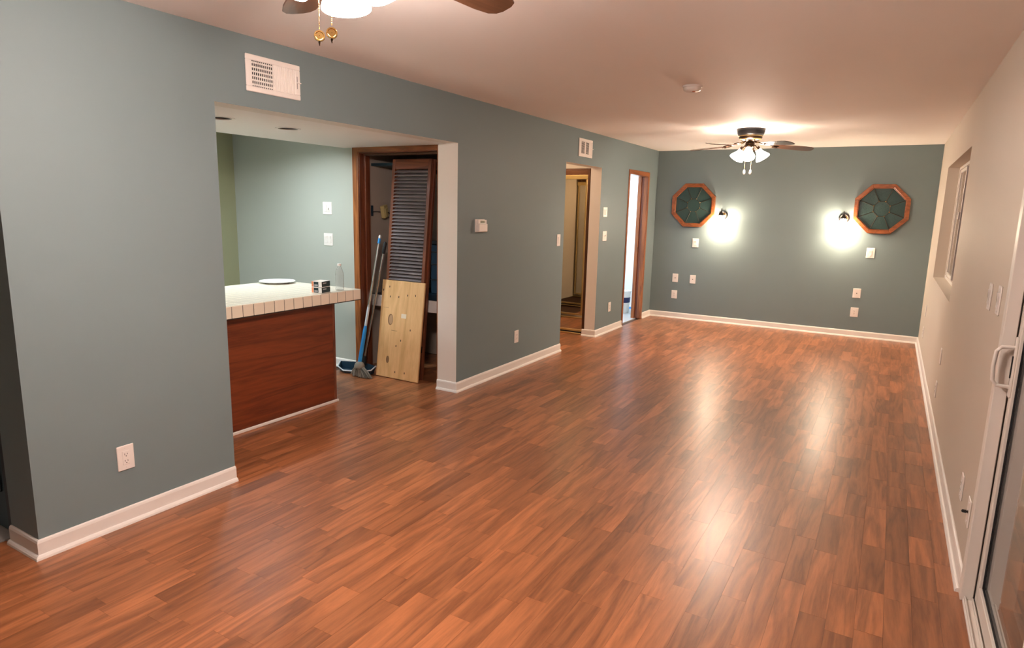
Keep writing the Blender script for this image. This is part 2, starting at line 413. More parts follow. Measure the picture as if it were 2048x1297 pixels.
# ---- bath shell
bw = MB(); bw.box(-2.1, -T, 7.75, 7.87, 0, H); bw.box(-2.1, 0, 10.1, 10.2, 0, H); bw.box(-2.2, -2.1, 7.75, 10.2, 0, H); bw.box(-2.1, -T, 7.87, 10.1, H, H + .06); bw.box(-T, 0, D, 10.1, 0, H)
struct('wall_bath', bw, M['bathwall'], 'bright white walls of the room beyond the doorway', 'wall')
struct('floor_bath', B(-2.1, -.07, 7.87, 10.1, -.012, .004), M['bathtile'], 'pale grey floor of the bright side room', 'floor')
struct('patio', B(W + .18, W + 4, -1.5, 10, -.2, -.08), M['patio'], 'dark patio slab outside the glass door', 'patio')

# ---- baseboards: flat board + quarter-round shoe
def base_path(pts, runs, mm=None):
    """mitred baseboard along a polyline, the room on its right-hand side; one object per run"""
    P = [Vector((*p, 0)) for p in pts]; dirs = [(P[i + 1] - P[i]).normalized() for i in range(len(P) - 1)]
    nn = [Vector((d.y, -d.x, 0)) for d in dirs]
    off = [nn[0]] + [(nn[i] + nn[i + 1]) / (1 + nn[i].dot(nn[i + 1])) for i in range(len(nn) - 1)] + [nn[-1]]
    board = [(0, 0), (.012, 0), (.012, .072), (.009, .082), (.004, .086), (0, .086)]
    shoe = [(.0121, 0), (.027, 0)] + [(.012 + .015 * math.cos(t), .020 * math.sin(t)) for t in (.5, 1.0, 1.35)] + [(.0121, .020)]
    for i, (name, label) in enumerate(runs):
        mb = MB()
        for prof in (board, shoe):
            n = len(prof)
            A = [P[i] + off[i] * u + Vector((0, 0, z)) for u, z in prof]; Bv = [P[i + 1] + off[i + 1] * u + Vector((0, 0, z)) for u, z in prof]
            mb.add(A + Bv, [tuple(range(n)), tuple(range(n, 2 * n))] + [(k, (k + 1) % n, (k + 1) % n + n, k + n) for k in range(n)])
        struct(name, mb, mm or M['trim'], label, 'baseboard')
base_path([(-.25, Y0), (0, Y0), (0, Y1)], [('baseboard_left_corner', 'white baseboard around the shaded near corner'), ('baseboard_left_near', 'white baseboard under the near grey teal wall')])
base_path([(-T - .058, Y2), (0, Y2), (0, Y3)], [('baseboard_kitchen_return', 'short white baseboard on the opening return beside the closet'), ('baseboard_left_middle', 'white baseboard below the thermostat wall')])
base_path([(-T - .03, Y4), (0, Y4), (0, 8.262)], [('baseboard_hall_return', 'short white baseboard on the hall opening return'), ('baseboard_left_far', 'white baseboard between hall opening and doorway')])
base_path([(0, 9.085), (0, D), (W, D), (W, SY1 + .029)], [('baseboard_left_end', 'short white baseboard left of the far corner'), ('baseboard_back', 'white baseboard along the far teal wall'), ('baseboard_right', 'white baseboard along the right wall')])
base_path([(XK, YK), (-1.223, YK)], [('baseboard_kitchen', 'white baseboard under the mint kitchen wall')])
base_path([(-2.1, 10.1), (-T, 10.1)], [('baseboard_bath', 'white baseboard in the bright side room')])

# wall return behind the right jamb of the kitchen opening, stepping back to the closet
struct('wall_return', B(-T - .058, -T, Y2, YK, 0, ZO), M['cream'], 'narrow cream return between opening and closet frame', 'wall')

# ================================================================== DOORS, TRIM, WINDOWS
# ---- closet frame (trim_1)
t1 = thing('trim_1', 'dark oak frame around the utility closet opening', 'door frame', (-.72, YK, 0), kind='structure')
def P_(name, mb, m, parent, bev=.002, smooth=False): return mb.build(name, m, parent, bev, smooth)
P_('casing_side', B(-1.222, -1.155, YK - .014, YK, 0, ZO), M['casing'], t1)
P_('casing_side', B(-.262, -.206, YK - .014, YK, 0, ZO), M['casing'], t1)
P_('casing_head', B(-1.155, -.262, YK - .014, YK, 2.030, ZO), M['casing_h'], t1)
P_('jamb', B(-1.205, -1.150, YK + .001, YK + .14, 0, 2.052), M['closet_wood'], t1)
P_('jamb', B(-.265, -.225, YK + .001, YK + .14, 0, 2.052), M['closet_wood'], t1)
P_('jamb_head', B(-1.150, -.265, YK + .001, YK + .14, 2.022, 2.052), M['closet_wood_x'], t1)
P_('door_stop', B(-1.150, -1.128, YK + .055, YK + .095, 0, 2.022), M['closet_wood'], t1)
P_('track', B(-1.128, -.265, YK + .05, YK + .10, 2.004, 2.021), M['bronze_frame'], t1)

# ---- bath doorway frame (door_3 opening, pocket slot in the jamb)
d3 = thing('trim_2', 'oak frame around the doorway to the bright side room', 'door frame', (-.07, 8.68, 0), kind='structure')
ca = .012
P_('casing_side', B(0, ca, 8.262, 8.300, 0, 2.108), M['casing'], d3)
P_('casing_side', B(0, ca, 9.030, 9.085, 0, 2.108), M['casing'], d3)
P_('casing_head', B(0, ca, 8.300, 9.030, 2.050, 2.108), M['casing_y'], d3)
P_('jamb', B(-T, 0, 8.275, 8.300, 0, 2.05), M['casing'], d3)
P_('jamb_front', B(-.050, 0, 9.030, 9.075, 0, 2.05), M['casing'], d3)
P_('jamb_rear', B(-T, -.090, 9.030, 9.075, 0, 2.05), M['casing'], d3)
P_('pocket_slot', B(-.090, -.050, 9.052, 9.075, 0, 2.05), M['closet_wood'], d3)
P_('latch_plate', B(-.092, -.088, 9.022, 9.030, .98, 1.05), M['bronze'], d3)
P_('jamb_head', B(-T, 0, 8.300, 9.075, 2.05, 2.09), M['casing_y'], d3)

# ---- entry door (door_1), dark, seen as a sliver at the far left
d1 = thing('door_1', 'dark teal door in the recess at the far left edge', 'door', (-.69, Y0 + .05, 0), kind='structure')
P_('door_leaf', B(-1.10, -.285, Y0 + .030, Y0 + .070, .012, 2.03), M['teal_dark'], d1)
for (a, b) in ((.2, .95), (1.08, 1.9)):
    for (c, d) in ((-1.0, -.745), (-.64, -.385)):
        P_('panel', B(c, d, Y0 + .020, Y0 + .031, a, b), M['teal_dark'], d1, .004)
P_('jamb', B(-.285, -.2505, Y0 + .002, Y0 + .10, 0, 2.05), M['gasket'], d1)
P_('jamb', B(-1.1345, -1.10, Y0 + .002, Y0 + .10, 0, 2.05), M['gasket'], d1)
P_('jamb_head', B(-1.10, -.285, Y0 + .002, Y0 + .10, 2.03, 2.049), M['gasket'], d1)
kn = MB().lathe([(.026, 0), (.026, .006), (.011, .012), (.011, .035), (.024, .045), (.028, .058), (.020, .070), (.002, .072)], 20, (-1.03, Y0 + .030, 1.0), (0, -1, 0))
P_('knob', kn, M['brass'], d1, 0, True)

# ---- sliding glass door (door_2)
d2 = thing('door_2', 'white framed sliding glass door at the right edge', 'glass door', (W + .08, 2.2, 0), kind='structure')
jx0, jx1 = W - .012, W + .13
P_('frame_jamb', B(jx0, W + .032, SY1 - .035, SY1 + .028, 0, SZ1 + .03), M['vinyl'], d2)
P_('frame_jamb_rear', B(W + .038, jx1, SY1 - .030, SY1, 0, SZ1), M['vinyl'], d2)
P_('frame_jamb', B(jx0, jx1, SY0 - .0, SY0 + .035, 0, SZ1), M['vinyl'], d2)
P_('frame_head', B(jx0, jx1, SY0 + .035, SY1 - .036, SZ1 - .04, SZ1), M['vinyl'], d2)
P_('sill', B(W - .004, jx1, SY0 + .035, SY1 - .036, -.01, .012), M['vinyl'], d2)
for k, xx in enumerate((W + .000, W + .027, W + .052)):
    P_('sill_rib', B(xx, xx + .006, SY0 + .035, SY1 - .036, .012, .024), M['vinyl'], d2, .001)
def slider(y0, y1, x, name):
    p = P_(name, B(x, x + .034, y1 - .055, y1, .028, SZ1 - .045), M['vinyl'], d2)
    P_('stile', B(x, x + .034, y0, y0 + .055, .028, SZ1 - .045), M['vinyl'], p)
    P_('rail', B(x, x + .034, y0 + .055, y1 - .055, .028, .105), M['vinyl'], p)
    P_('rail', B(x, x + .034, y0 + .055, y1 - .055, SZ1 - .105, SZ1 - .045), M['vinyl'], p)
    P_('gasket', B(x + .010, x + .017, y1 - .059, y1 - .054, .10, SZ1 - .10), M['gasket'], p, 0)
    P_('gasket', B(x + .010, x + .017, y0 + .055, y1 - .055, .104, .109), M['gasket'], p, 0)
    P_('pane', B(x + .018, x + .024, y0 + .055, y1 - .055, .105, SZ1 - .105), M['glass'], p, 0)
    return p
sl = slider(2.15, SY1 - .040, W + .036, 'sliding_stile')
slider(SY0 + .04, 2.20, W + .080, 'fixed_stile')
hz0, hz1, hy = .925, 1.100, SY1 - .068
hm = MB().tube([(W + .034, hy, hz0 + .01), (W - .012, hy, hz0 + .012), (W - .026, hy, hz0 + .03), (W - .030, hy, (hz0 + hz1) / 2), (W - .026, hy, hz1 - .03), (W - .012, hy, hz1 - .012), (W + .034, hy, hz1 - .01)], .0072, 10)
P_('pull_handle', hm, M['vinyl'], d2, 0, True)
P_('handle_plate', B(W + .028, W + .036, hy - .014, hy + .014, hz0 - .03, hz1 + .03), M['vinyl'], d2)
P_('latch_slot', B(W + .024, W + .029, hy - .004, hy + .004, hz0 + .045, hz1 - .045), M['gasket'], d2, 0)

# ---- sliding window in the right wall (window_1)
w1 = thing('window_1', 'recessed sliding window with white frame in the right wall', 'window', (W + .12, (WY0 + WY1) / 2, WZ0), kind='structure')
fx0, fx1 = W + .100, W + .165
P_('frame_side', B(fx0, fx1, WY1 - .03, WY1, WZ0, WZ1), M['vinyl'], w1)
P_('frame_side', B(fx0, fx1, WY0, WY0 + .03, WZ0, WZ1), M['vinyl'], w1)
P_('frame_head', B(fx0, fx1, WY0 + .03, WY1 - .03, WZ1 - .03, WZ1), M['vinyl'], w1)
P_('frame_sill', B(fx0, fx1, WY0 + .03, WY1 - .03, WZ0, WZ0 + .03), M['vinyl'], w1)
ym = 7.44
def sash(y0, y1, x, far):
    a = P_('sash_stile', B(x, x + .022, y1 - .035, y1, WZ0 + .03, WZ1 - .03), M['alu'] if not far else M['vinyl'], w1)
    P_('sash_stile', B(x, x + .022, y0, y0 + .035, WZ0 + .03, WZ1 - .03), M['alu'], w1)
    P_('sash_rail', B(x, x + .022, y0 + .035, y1 - .035, WZ0 + .03, WZ0 + .062), M['vinyl'], w1)
    P_('sash_rail', B(x, x + .022, y0 + .035, y1 - .035, WZ1 - .062, WZ1 - .03), M['vinyl'], w1)
    P_('pane', B(x + .009, x + .013, y0 + .035, y1 - .035, WZ0 + .062, WZ1 - .062), M['glass'], w1, 0)
sash(ym - .02, WY1 - .03, W + .108, True); sash(WY0 + .03, ym + .02, W + .136, False)
P_('latch', B(W + .092, W + .109, ym - .018, ym + .012, 1.56, 1.63), M['alu'], w1, .003)

# ---- octagonal leaded windows
def oct_window(name, cx, cz, label):
    r = thing(name, label, 'window', (cx, D, cz), kind='structure')
    ro, ri = OA / math.cos(math.pi / 8), (OA - .052) / math.cos(math.pi / 8)
    an = [math.pi / 8 + k * math.pi / 4 for k in range(8)]
    def pt(rad, a, y): return Vector((cx + rad * math.cos(a), y, cz + rad * math.sin(a)))
    yf = D - .048
    for k in range(8):
        a, b = an[k], an[(k + 1) % 8]
        mb = MB(); e = .0
        mb.prism([pt(ro, a, yf), pt(ro, b, yf), pt(ri + .012, b, yf), pt(ri + .012, a, yf)], (0, .048, 0))
        mb.prism([pt(ri + .012, a, yf + .010), pt(ri + .012, b, yf + .010), pt(ri, b, yf + .010), pt(ri, a, yf + .010)], (0, .07, 0))
        P_('frame_segment', mb, M['octwood'], r, .002)
    rc = .098; yg = D - .012; rg = ri - .001
    pts = [pt(rc - .003, a, yg) for a in an]
    P_('pane', MB().prism(pts, (0, .006, 0)), M['leaded'], r, 0)
    for k in range(8):
        a, b = an[k], an[(k + 1) % 8]
        q = [pt(rc + .003, a, yg), pt(rc + .003, b, yg), pt(rg, b, yg), pt(rg, a, yg)]
        tilt = random.uniform(-.002, .002)
        q[2].y += tilt; q[3].y -= tilt
        P_('pane', MB().prism(q, (0, .006, 0)), M['leaded'], r, 0)
        P_('came', MB().tube([pt(rc, a, yg - .001), pt(rg, a, yg - .001)], .0045, 6), M['came'], r, 0)
        P_('came', MB().tube([pt(rc, a, yg - .001), pt(rc, b, yg - .001)], .0045, 6), M['came'], r, 0)
        P_('solder', MB().lathe([(.001, -.006), (.006, -.004), (.006, 0), (.001, .003)], 8, pt(rc, a, yg), (0, 1, 0)), M['brass'], r, 0, True)
    return r
oct_window('window_2', *OCT[0], 'octagonal oak framed leaded window left of the left sconce')
oct_window('window_3', *OCT[1], 'octagonal oak framed leaded window near the right wall')

# ================================================================== HALL MIRRORS
t = thing('mirror_door', 'mirrored closet door with bronze edge seen through the hall opening', 'mirror', (-.9, YM, 0))
P_('mirror_panel', B(-1.84, -.205, YM + .006, YM + .014, .055, 2.045), M['mirror'], t, 0)
P_('frame_side', B(-.205, -.175, YM - .012, YM + .02, 0, 2.066), M['bronze_frame'], t)
P_('frame_side', B(-1.86, -1.84, YM - .012, YM + .02, 0, 2.066), M['bronze_frame'], t)
P_('frame_head', B(-1.84, -.205, YM - .012, YM + .02, 2.045, 2.066), M['bronze_frame'], t)
P_('bottom_rail', B(-1.84, -.205, YM - .006, YM + .02, .030, .055), M['gold'], t)
P_('track', B(-1.84, -.205, YM - .030, YM + .02, 0, .014), M['gold'], t)
P_('track_slot', B(-1.84, -.205, YM - .016, YM + .010, .014, .030), M['gasket'], t, 0)
t = thing('bypass_mirror_door', 'gold framed bypass mirror doors seen reflected in the hall mirror', 'mirror', (-.9, Y3 - .03, 0))
P_('header', B(-1.84, -T - .004, Y3 - .05, Y3 - .002, 1.990, 2.050), M['gold'], t)
P_('fascia', B(-1.84, -T - .004, Y3 - .05, Y3 - .004, 2.050, 2.118), M['bronze_frame'], t)
P_('mirror_panel', B(-1.80, -.715, Y3 - .028, Y3 - .020, .07, 1.990), M['mirror'], t, 0)
P_('stile', B(-.715, -.690, Y3 - .034, Y3 - .008, .045, 1.990), M['gold'], t)
P_('stile', B(-1.825, -1.80, Y3 - .034, Y3 - .008, .045, 1.990), M['gold'], t)
P_('bottom_rail', B(-1.80, -.715, Y3 - .034, Y3 - .008, .045, .070), M['gold'], t)
P_('mirror_panel', B(-.68, -.19, Y3 - .078, Y3 - .070, .07, 1.93), M['mirror'], t, 0)
P_('stile', B(-.19, -.165, Y3 - .086, Y3 - .060, .03, 1.99), M['gold'], t)
P_('bottom_rail', B(-.68, -.19, Y3 - .084, Y3 - .060, .03, .07), M['gold'], t)
P_('top_rail', B(-.68, -.19, Y3 - .084, Y3 - .060, 1.93, 1.99), M['gold'], t)
P_('track', B(-1.84, -T - .004, Y3 - .09, Y3 - .002, 0, .016), M['gold'], t)

# ================================================================== PENINSULA
t = thing('peninsula_cabinet', 'red-brown oak panelled peninsula cabinet under the tiled countertop', 'cabinet', (-1.0, 2.6, 0))
PX, PY = -.632, 3.600
P_('body', B(-1.40, PX - .006, 1.36, PY - .006, 0, .812), M['cabinet'], t, 0)
P_('front_panel', B(PX - .006, PX, 1.36, PY - .022, .022, .812), M['cabinet'], t, 0)
P_('end_panel', B(-1.40, PX - .022, PY - .006, PY, .022, .812), M['cabinet'], t, 0)
P_('corner_trim', B(PX - .022, PX + .004, PY - .022, PY + .004, .0, .812), M['closet_wood'], t, .003)
P_('base_strip', B(PX, PX + .014, 1.36, PY + .016, 0, .022), M['trim'], t, .004)
CXF, CXB, CYE, CZT = -.545, -1.505, 3.815, .899
t = thing('tiled_countertop', 'white square tiled countertop with cream tile edge on the peninsula', 'countertop', (-1.0, 2.9, .82))
TP = .0843; tg = .0032
P_('grout_bed', B(CXB + .004, CXF - .010, 1.36, CYE - .010, .812, CZT - .0035), M['grout_top'], t, 0)
P_('edge_grout', B(CXF - .0099, CXF - .004, 1.36, CYE - .004, .812, CZT - .0035), M['grout'], t, 0)
P_('edge_grout', B(CXB + .004, CXF - .010, CYE - .0099, CYE - .004, .812, CZT - .0035), M['grout'], t, 0)
base_top = MB().box(-TP / 2 + tg / 2, TP / 2 - tg / 2, -TP / 2 + tg / 2, TP / 2 - tg / 2, -.006, 0).mesh('tile', [M['tile']], .0012)
nx = int(round((CXF - .008 - CXB) / TP)); ny = 29
for i in range(nx):
    for j in range(ny):
        y = CYE - .008 - TP * (j + .5)
        if y < 1.42: continue
        o = bpy.data.objects.new('tile', base_top); col.objects.link(o); o.parent = t
        o.location = Vector((CXF - .008 - TP * (i + .5), y, CZT)) - wloc(t)
eg = .0052
edge = MB().box(-.006, 0, -TP / 2 + eg / 2, TP / 2 - eg / 2, -.080, -.002).mesh('edge_tile', [M['tile']], .0012)
for j in range(28):
    o = bpy.data.objects.new('edge_tile', edge); col.objects.link(o); o.parent = t; o.location = Vector((CXF, CYE - .008 - TP * (j + .5), CZT)) - wloc(t)
edge2 = MB().box(-TP / 2 + eg / 2, TP / 2 - eg / 2, -.006, 0, -.080, -.002).mesh('edge_tile', [M['tile']], .0012)
for i in range(nx):
    o = bpy.data.objects.new('edge_tile', edge2); col.objects.link(o); o.parent = t; o.location = Vector((CXF - .008 - TP * (i + .5), CYE, CZT)) - wloc(t)

# ---- plate, two cartons, bottle
t = thing('paper_plate', 'round white paper plate lying on the tiled countertop', 'plate', (-1.345, 3.655, CZT))
P_('dish', MB().lathe([(.005, 0), (.095, 0), (.112, .010), (.142, .017), (.145, .016), (.145, .019), (.140, .020), (.110, .013), (.093, .003), (.005, .003)], 40, (-1.345, 3.655, CZT + .0005), closed_ends=False), M['foam'], t, 0, True)
P_('food_stain', MB().lathe([(.001, 0), (.055, 0), (.05, .001), (.001, .001)], 20, (-1.375, 3.64, CZT + .0038)), M['stain'], t, 0)
def carton(z, rz, label):
    c = thing('carton', label, 'box', (-.636, 3.474, z), rz, 'small cartons on the countertop')
    lx, ly, h = .088, .110, .043
    def lb(name, mb, m): return mb.build(name, m, c, .001, world=False)
    lb('body', B(-lx / 2, lx / 2, -ly / 2, ly / 2, 0, h), M['foam'])
    e = .0008
    # face toward -y (left in view): orange band, dark print, white panel
    lb('orange_band', B(-lx / 2, -lx / 2 + .017, -ly / 2 - e, -ly / 2, .002, h - .001), M['orange'])
    lb('dark_panel', B(-lx / 2 + .019, -lx / 2 + .060, -ly / 2 - e, -ly / 2, .003, h - .003), M['print_dark'])
    lb('print_line', B(-lx / 2 + .024, -lx / 2 + .055, -ly / 2 - 2 * e, -ly / 2 - e, .010, .020), M['print_grey'])
    # face toward +x: dark with a pale stripe
    lb('dark_side', B(lx / 2, lx / 2 + e, -ly / 2 + .002, ly / 2 - .001, .002, h - .002), M['print_dark'])
    lb('print_line', B(lx / 2 + e, lx / 2 + 2 * e, -ly / 2 + .014, -ly / 2 + .060, .024, .033), M['print_grey'])
    lb('orange_top', B(-lx / 2 + .004, lx / 2 - .030, -ly / 2 + .004, ly / 2 - .02, h, h + e), M['stain'])
    return c
carton(CZT + .0005, .20, 'small black, white and orange carton, bottom one of the stacked pair')
carton(CZT + .0455, .22, 'small black, white and orange carton, top one of the stacked pair')
t = thing('water_bottle', 'clear empty plastic bottle with white cap standing on the countertop', 'bottle', (-.615, 3.648, CZT))
prof = [(.004, .004), (.022, .001), (.030, .003), (.0325, .010)]
for k in range(7): prof += [(.0325, .018 + k * .013), (.0305, .0225 + k * .013)]
prof += [(.0325, .112), (.0325, .122), (.030, .138), (.024, .160), (.016, .178), (.0135, .186), (.0135, .200)]
inner = [(max(r - .0012, .002), z + (.0012 if z < .005 else 0)) for r, z in prof][::-1]
P_('body', MB().lathe(prof + inner, 28, (-.615, 3.648, CZT + .0005), closed_ends=False), M['pet'], t, 0, True)
P_('cap', MB().lathe([(.0155, 0), (.0155, .015), (.013, .017), (.001, .017)], 24, (-.615, 3.648, CZT + .193)), M['foam'], t, 0, True)

# ================================================================== CLOSET CONTENTS
def lean(y0, y1, z1, x):       # matrix: local x across, local z up the leaning piece, foot at (x,y0,0)
    a = math.atan2(y1 - y0, z1); return Matrix.Translation((x, y0, 0)) @ Matrix.Rotation(-a, 4, 'X')
def leaning_thing(name, label, cat, x, y0, y1, z1, z0=.002):
    t = thing(name, label, cat, (x, y0, z0)); t.rotation_euler = (-math.atan2(y1 - y0, z1), 0, 0); return t
def LP(name, mb, m, t, bev=.002, smooth=False): return mb.build(name, m, t, bev, smooth, world=False)

# pine board
t = leaning_thing('pine_board', 'pale knotty pine board leaning in the closet opening', 'board', -.684, 4.405, 4.520, .888)
LP('board', B(-.2455, .2455, -.019, 0, 0, .895), M['pine'], t, .003)
def knot(x, z, rx, rz, mm, ring=True):
    pts = [(x + rx * math.cos(k * math.pi / 8), -.0195, z + rz * math.sin(k * math.pi / 8)) for k in range(16)]
    LP('knot', MB().prism(pts, (0, .0006, 0)), mm, t, 0)
M['knot_light'] = mat('pine_knot_core', (.46, .29, .16), .6)
knot(-.118, .535, .030, .052, M['knot']); 
pts = [(-.113 + .022 * math.cos(k * math.pi / 8), -.0200, .535 + .042 * math.sin(k * math.pi / 8)) for k in range(16)]
LP('knot_core', MB().prism(pts, (0, .0006, 0)), M['knot_light'], t, 0)
knot(-.118, .165, .018, .034, M['knot'])
for x, z in ((-.155, .835), (-.140, .745), (-.040, .748), (.060, .770), (.150, .775), (-.225, .80), (.12, .46), (-.03, .30), (.02, .355), (-.02, .06), (.09, .065)):
    knot(x, z, .005, .010, M['nail'])
LP('scratch', MB().box(-.10, -.03, -.0195, -.019, .436, .439), M['knot'], t, 0)
LP('scratch', MB().box(-.215, -.15, -.0195, -.019, .640, .6425), M['knot'], t, 0)
LP('sticker', MB().box(.005, .062, -.0196, -.019, .560, .600), M['sticker'], t, 0)

# louvered bifold: two hinged panels folded flat
t = leaning_thing('louver_door', 'tall dark louvered bifold door leaning behind the pine board', 'door', -.712, 4.492, 4.690, 1.975)
LW, LH, ST = .222, 1.985, .033
def louver(yo, dx, parent_name, slats=True):
    p = LP(parent_name, B(-LW + dx, -LW + ST + dx, yo - .028, yo, 0, LH), M['closet_wood'], t)
    def sub(n, mb, m): o = mb.build(n, m, p, .0015, world=False); return o
    sub('stile', B(LW - ST + dx, LW + dx, yo - .028, yo, 0, LH), M['closet_wood'])
    sub('rail', B(-LW + ST + dx, LW - ST + dx, yo - .026, yo - .002, LH - .088, LH), M['closet_wood_x'])
    sub('rail', B(-LW + ST + dx, LW - ST + dx, yo - .026, yo - .002, 0, .15), M['closet_wood_x'])
    sub('rail', B(-LW + ST + dx, LW - ST + dx, yo - .026, yo - .002, .70, .80), M['closet_wood_x'])
    sm = MB().box(-LW + ST, LW - ST, -.022, .022, -.0035, .0035); sm.xf(Matrix.Rotation(R_(31), 4, 'X')); me = sm.mesh('slat', [M['slat']], .001)
    z = LH - .106
    while z > .82:
        o = bpy.data.objects.new('slat', me); col.objects.link(o); o.parent = p; o.location = (dx, yo - .014, z); z -= .0315
    z = .685
    while z > .17:
        o = bpy.data.objects.new('slat', me); col.objects.link(o); o.parent = p; o.location = (dx, yo - .014, z); z -= .0315
louver(-.002, 0, 'front_leaf'); louver(.030, .014, 'rear_leaf')
for z in (.25, .60): LP('hinge', MB().box(LW + .0005, LW + .003, -.03, .03, z, z + .06), M['bronze'], t, 0)

# shelf board, upper shelf
t = thing('closet_counter', 'white edged shelf counter inside the closet behind the board', 'shelf', (-.73, 5.0, .62))
P_('front_edge', B(-1.255, -.205, 4.645, 4.665, .606, .716), M['foam'], t)
P_('top', B(-1.255, -.205, 4.665, 5.415, .690, .712), M['blue_dark'], t)
P_('cleat', B(-1.258, -1.235, 4.70, 5.40, .640, .690), M['closet_wood'], t)
P_('cleat', B(-.228, -.203, 4.70, 5.40, .640, .690), M['closet_wood'], t)
t = thing('closet_upper_shelf', 'dark shelf near the top of the closet', 'shelf', (-.73, 5.1, 1.93))
P_('board', B(-1.255, -.205, 4.72, 5.415, 1.930, 1.955), M['teal_dark'], t)
P_('cleat', B(-1.255, -.205, 5.395, 5.418, 1.890, 1.930), M['teal_dark'], t)

# pipe under the shelf
t = thing('drain_pipe', 'pale plastic drain pipe with couplings under the closet shelf', 'pipe', (-1.19, 4.92, 0))
P_('pipe', MB().tube([(-1.19, 4.90, .01), (-1.19, 4.90, .60)], .021, 14), M['pvc'], t, 0, True)
for z in (.16, .30, .36): P_('coupling', MB().lathe([(.021, 0), (.028, .001), (.028, .035), (.021, .036)], 16, (-1.19, 4.90, z)), M['pvc'], t, 0, True)
P_('stub', MB().tube([(-1.19, 4.90, .33), (-1.10, 4.96, .33), (-1.04, 5.02, .35)], .019, 12), M['pvc'], t, 0, True)
# loose wiring box on the closet wall
t = thing('junction_box', 'yellowed wiring box hanging by its wires from the closet wall', 'electrical box', (-1.255, 4.80, 1.45))
P_('wall_hole', B(-1.2595, -1.256, 4.715, 4.745, 1.46, 1.56), M['blue_dark'], t, 0)
bx = B(-.022, .022, -.045, .045, -.06, .06).xf(Matrix.Translation((-1.205, 4.845, 1.505)) @ Matrix.Rotation(R_(12), 4, 'X') @ Matrix.Rotation(R_(18), 4, 'Z'))
P_('box', bx, M['yellow_box'], t, .006)
P_('cover_plate', B(-.004, .004, -.03, .03, -.04, .04).xf(Matrix.Translation((-1.180, 4.850, 1.500)) @ Matrix.Rotation(R_(12), 4, 'X') @ Matrix.Rotation(R_(18), 4, 'Z')), M['yellow_box'], t, .002)
P_('wire', MB().tube([(-1.256, 4.735, 1.50), (-1.235, 4.76, 1.505), (-1.215, 4.80, 1.50)], .004, 6), M['gasket'], t, 0, True)
P_('wire', MB().tube([(-1.175, 4.86, 1.495), (-1.155, 4.91, 1.480), (-1.16, 4.95, 1.475)], .006, 6), M['gasket'], t, 0, True)
P_('wire', MB().tube([(-1.175, 4.865, 1.465), (-1.150, 4.91, 1.455)], .003, 6), M['print_grey'], t, 0, True)

# bag and rag on the shelf
def lump(name, label, cat, c, s, mm, seed, pts=None):
    r = random.Random(seed); bm = bmesh.new(); bmesh.ops.create_icosphere(bm, subdivisions=3, radius=1)
    ph = [r.uniform(0, 6) for _ in range(6)]
    for v in bm.verts:
        k = 1 + .16 * math.sin(4 * v.co.x + ph[0]) * math.cos(5 * v.co.z + ph[1]) + .10 * math.sin(9 * v.co.y + ph[2] + 3 * v.co.z) + .05 * math.sin(17 * v.co.x + ph[3])
        v.co = Vector((v.co.x * s[0] * k, v.co.y * s[1] * k, v.co.z * s[2] * k))
        if pts: v.co.x *= 1 - pts * (v.co.z / s[2] + 1) / 2
        v.co.z = max(v.co.z, -s[2] * .55)
    me = bpy.data.meshes.new(name); bm.to_mesh(me); bm.free(); me.materials.append(mm)
    for p in me.polygons: p.use_smooth = True
    o = bpy.data.objects.new(name, me); col.objects.link(o); o.location = c; return tag(o, label, cat)
lump('black_bag', 'black cloth bag slumped on the closet shelf beside the louvered door', 'bag', (-1.02, 4.95, .905), (.14, .17, .32), M['black_cloth'], 3, .6)
lump('rag', 'crumpled grey brown rag on the closet shelf edge', 'rag', (-1.06, 4.735, .756), (.085, .055, .078), M['rag'], 8)
# things at the right end of the shelf, between louvered door and frame
t = thing('tool_case', 'small black tool case on the closet shelf behind the board', 'case', (-.33, 4.80, .7125))
P_('body', B(-.43, -.215, 4.70, 4.90, .7130, .775), M['gasket'], t, .008)
P_('clasp', B(-.36, -.325, 4.692, 4.700, .735, .765), M['rag'], t, .002)
t = thing('storage_bin', 'dark ribbed storage bin seen between louvered door and closet frame', 'bin', (-.50, 5.22, .7125))
P_('body', B(-.80, -.24, 5.05, 5.38, .7130, 1.20), M['blue_dark'], t, .01)
P_('lid', B(-.81, -.23, 5.04, 5.39, 1.20, 1.235), M['gasket'], t, .006)
for z in (.85, 1.0, 1.12): P_('rib', B(-.80, -.24, 5.042, 5.05, z, z + .012), M['gasket'], t, 0)
for k, (z, lab) in enumerate(((1.9555, 'small beige carton, lower one on the upper closet shelf'), (2.0360, 'small beige carton, upper one on the upper closet shelf'))):
    t = thing('beige_carton', lab, 'box', (-.42, 4.98, z), 0, 'beige cartons on the closet shelf')
    P_('box', B(-.50, -.30, 4.90, 5.06, z, z + .080), M['sticker'], t, .002); P_('lid_seam', B(-.50, -.30, 4.8992, 4.90, z + .055, z + .057), M['rag'], t, 0)

# ---- broom
t = thing('broom', 'grey bristle broom with blue grip leaning at the closet frame', 'broom', (-1.0, 4.31, 0))
h0, h1 = Vector((-1.018, 4.270, .125)), Vector((-.935, 4.475, 1.285))
def hp(a): return h0.lerp(h1, a)
P_('blue_grip', MB().tube([hp(0), hp(.02), hp(.26), hp(.30)], [.017, .019, .017, .013], 14), M['blue'], t, 0, True)
P_('white_sleeve', MB().tube([hp(.30), hp(.42), hp(.47)], [.0125, .0125, .011], 14), M['rim'], t, 0, True)
P_('steel_handle', MB().tube([hp(.42), hp(.53), hp(.95)], [.012, .0105, .0105], 12), M['chrome'], t, 0, True)
P_('blue_tip', MB().tube([hp(.945), hp(.985)], [.0125, .0125], 12), M['blue'], t, 0, True)
P_('tip_cap', MB().tube([hp(.985), hp(1.0), hp(1.012)], [.010, .012, .004], 12), M['foam'], t, 0, True)
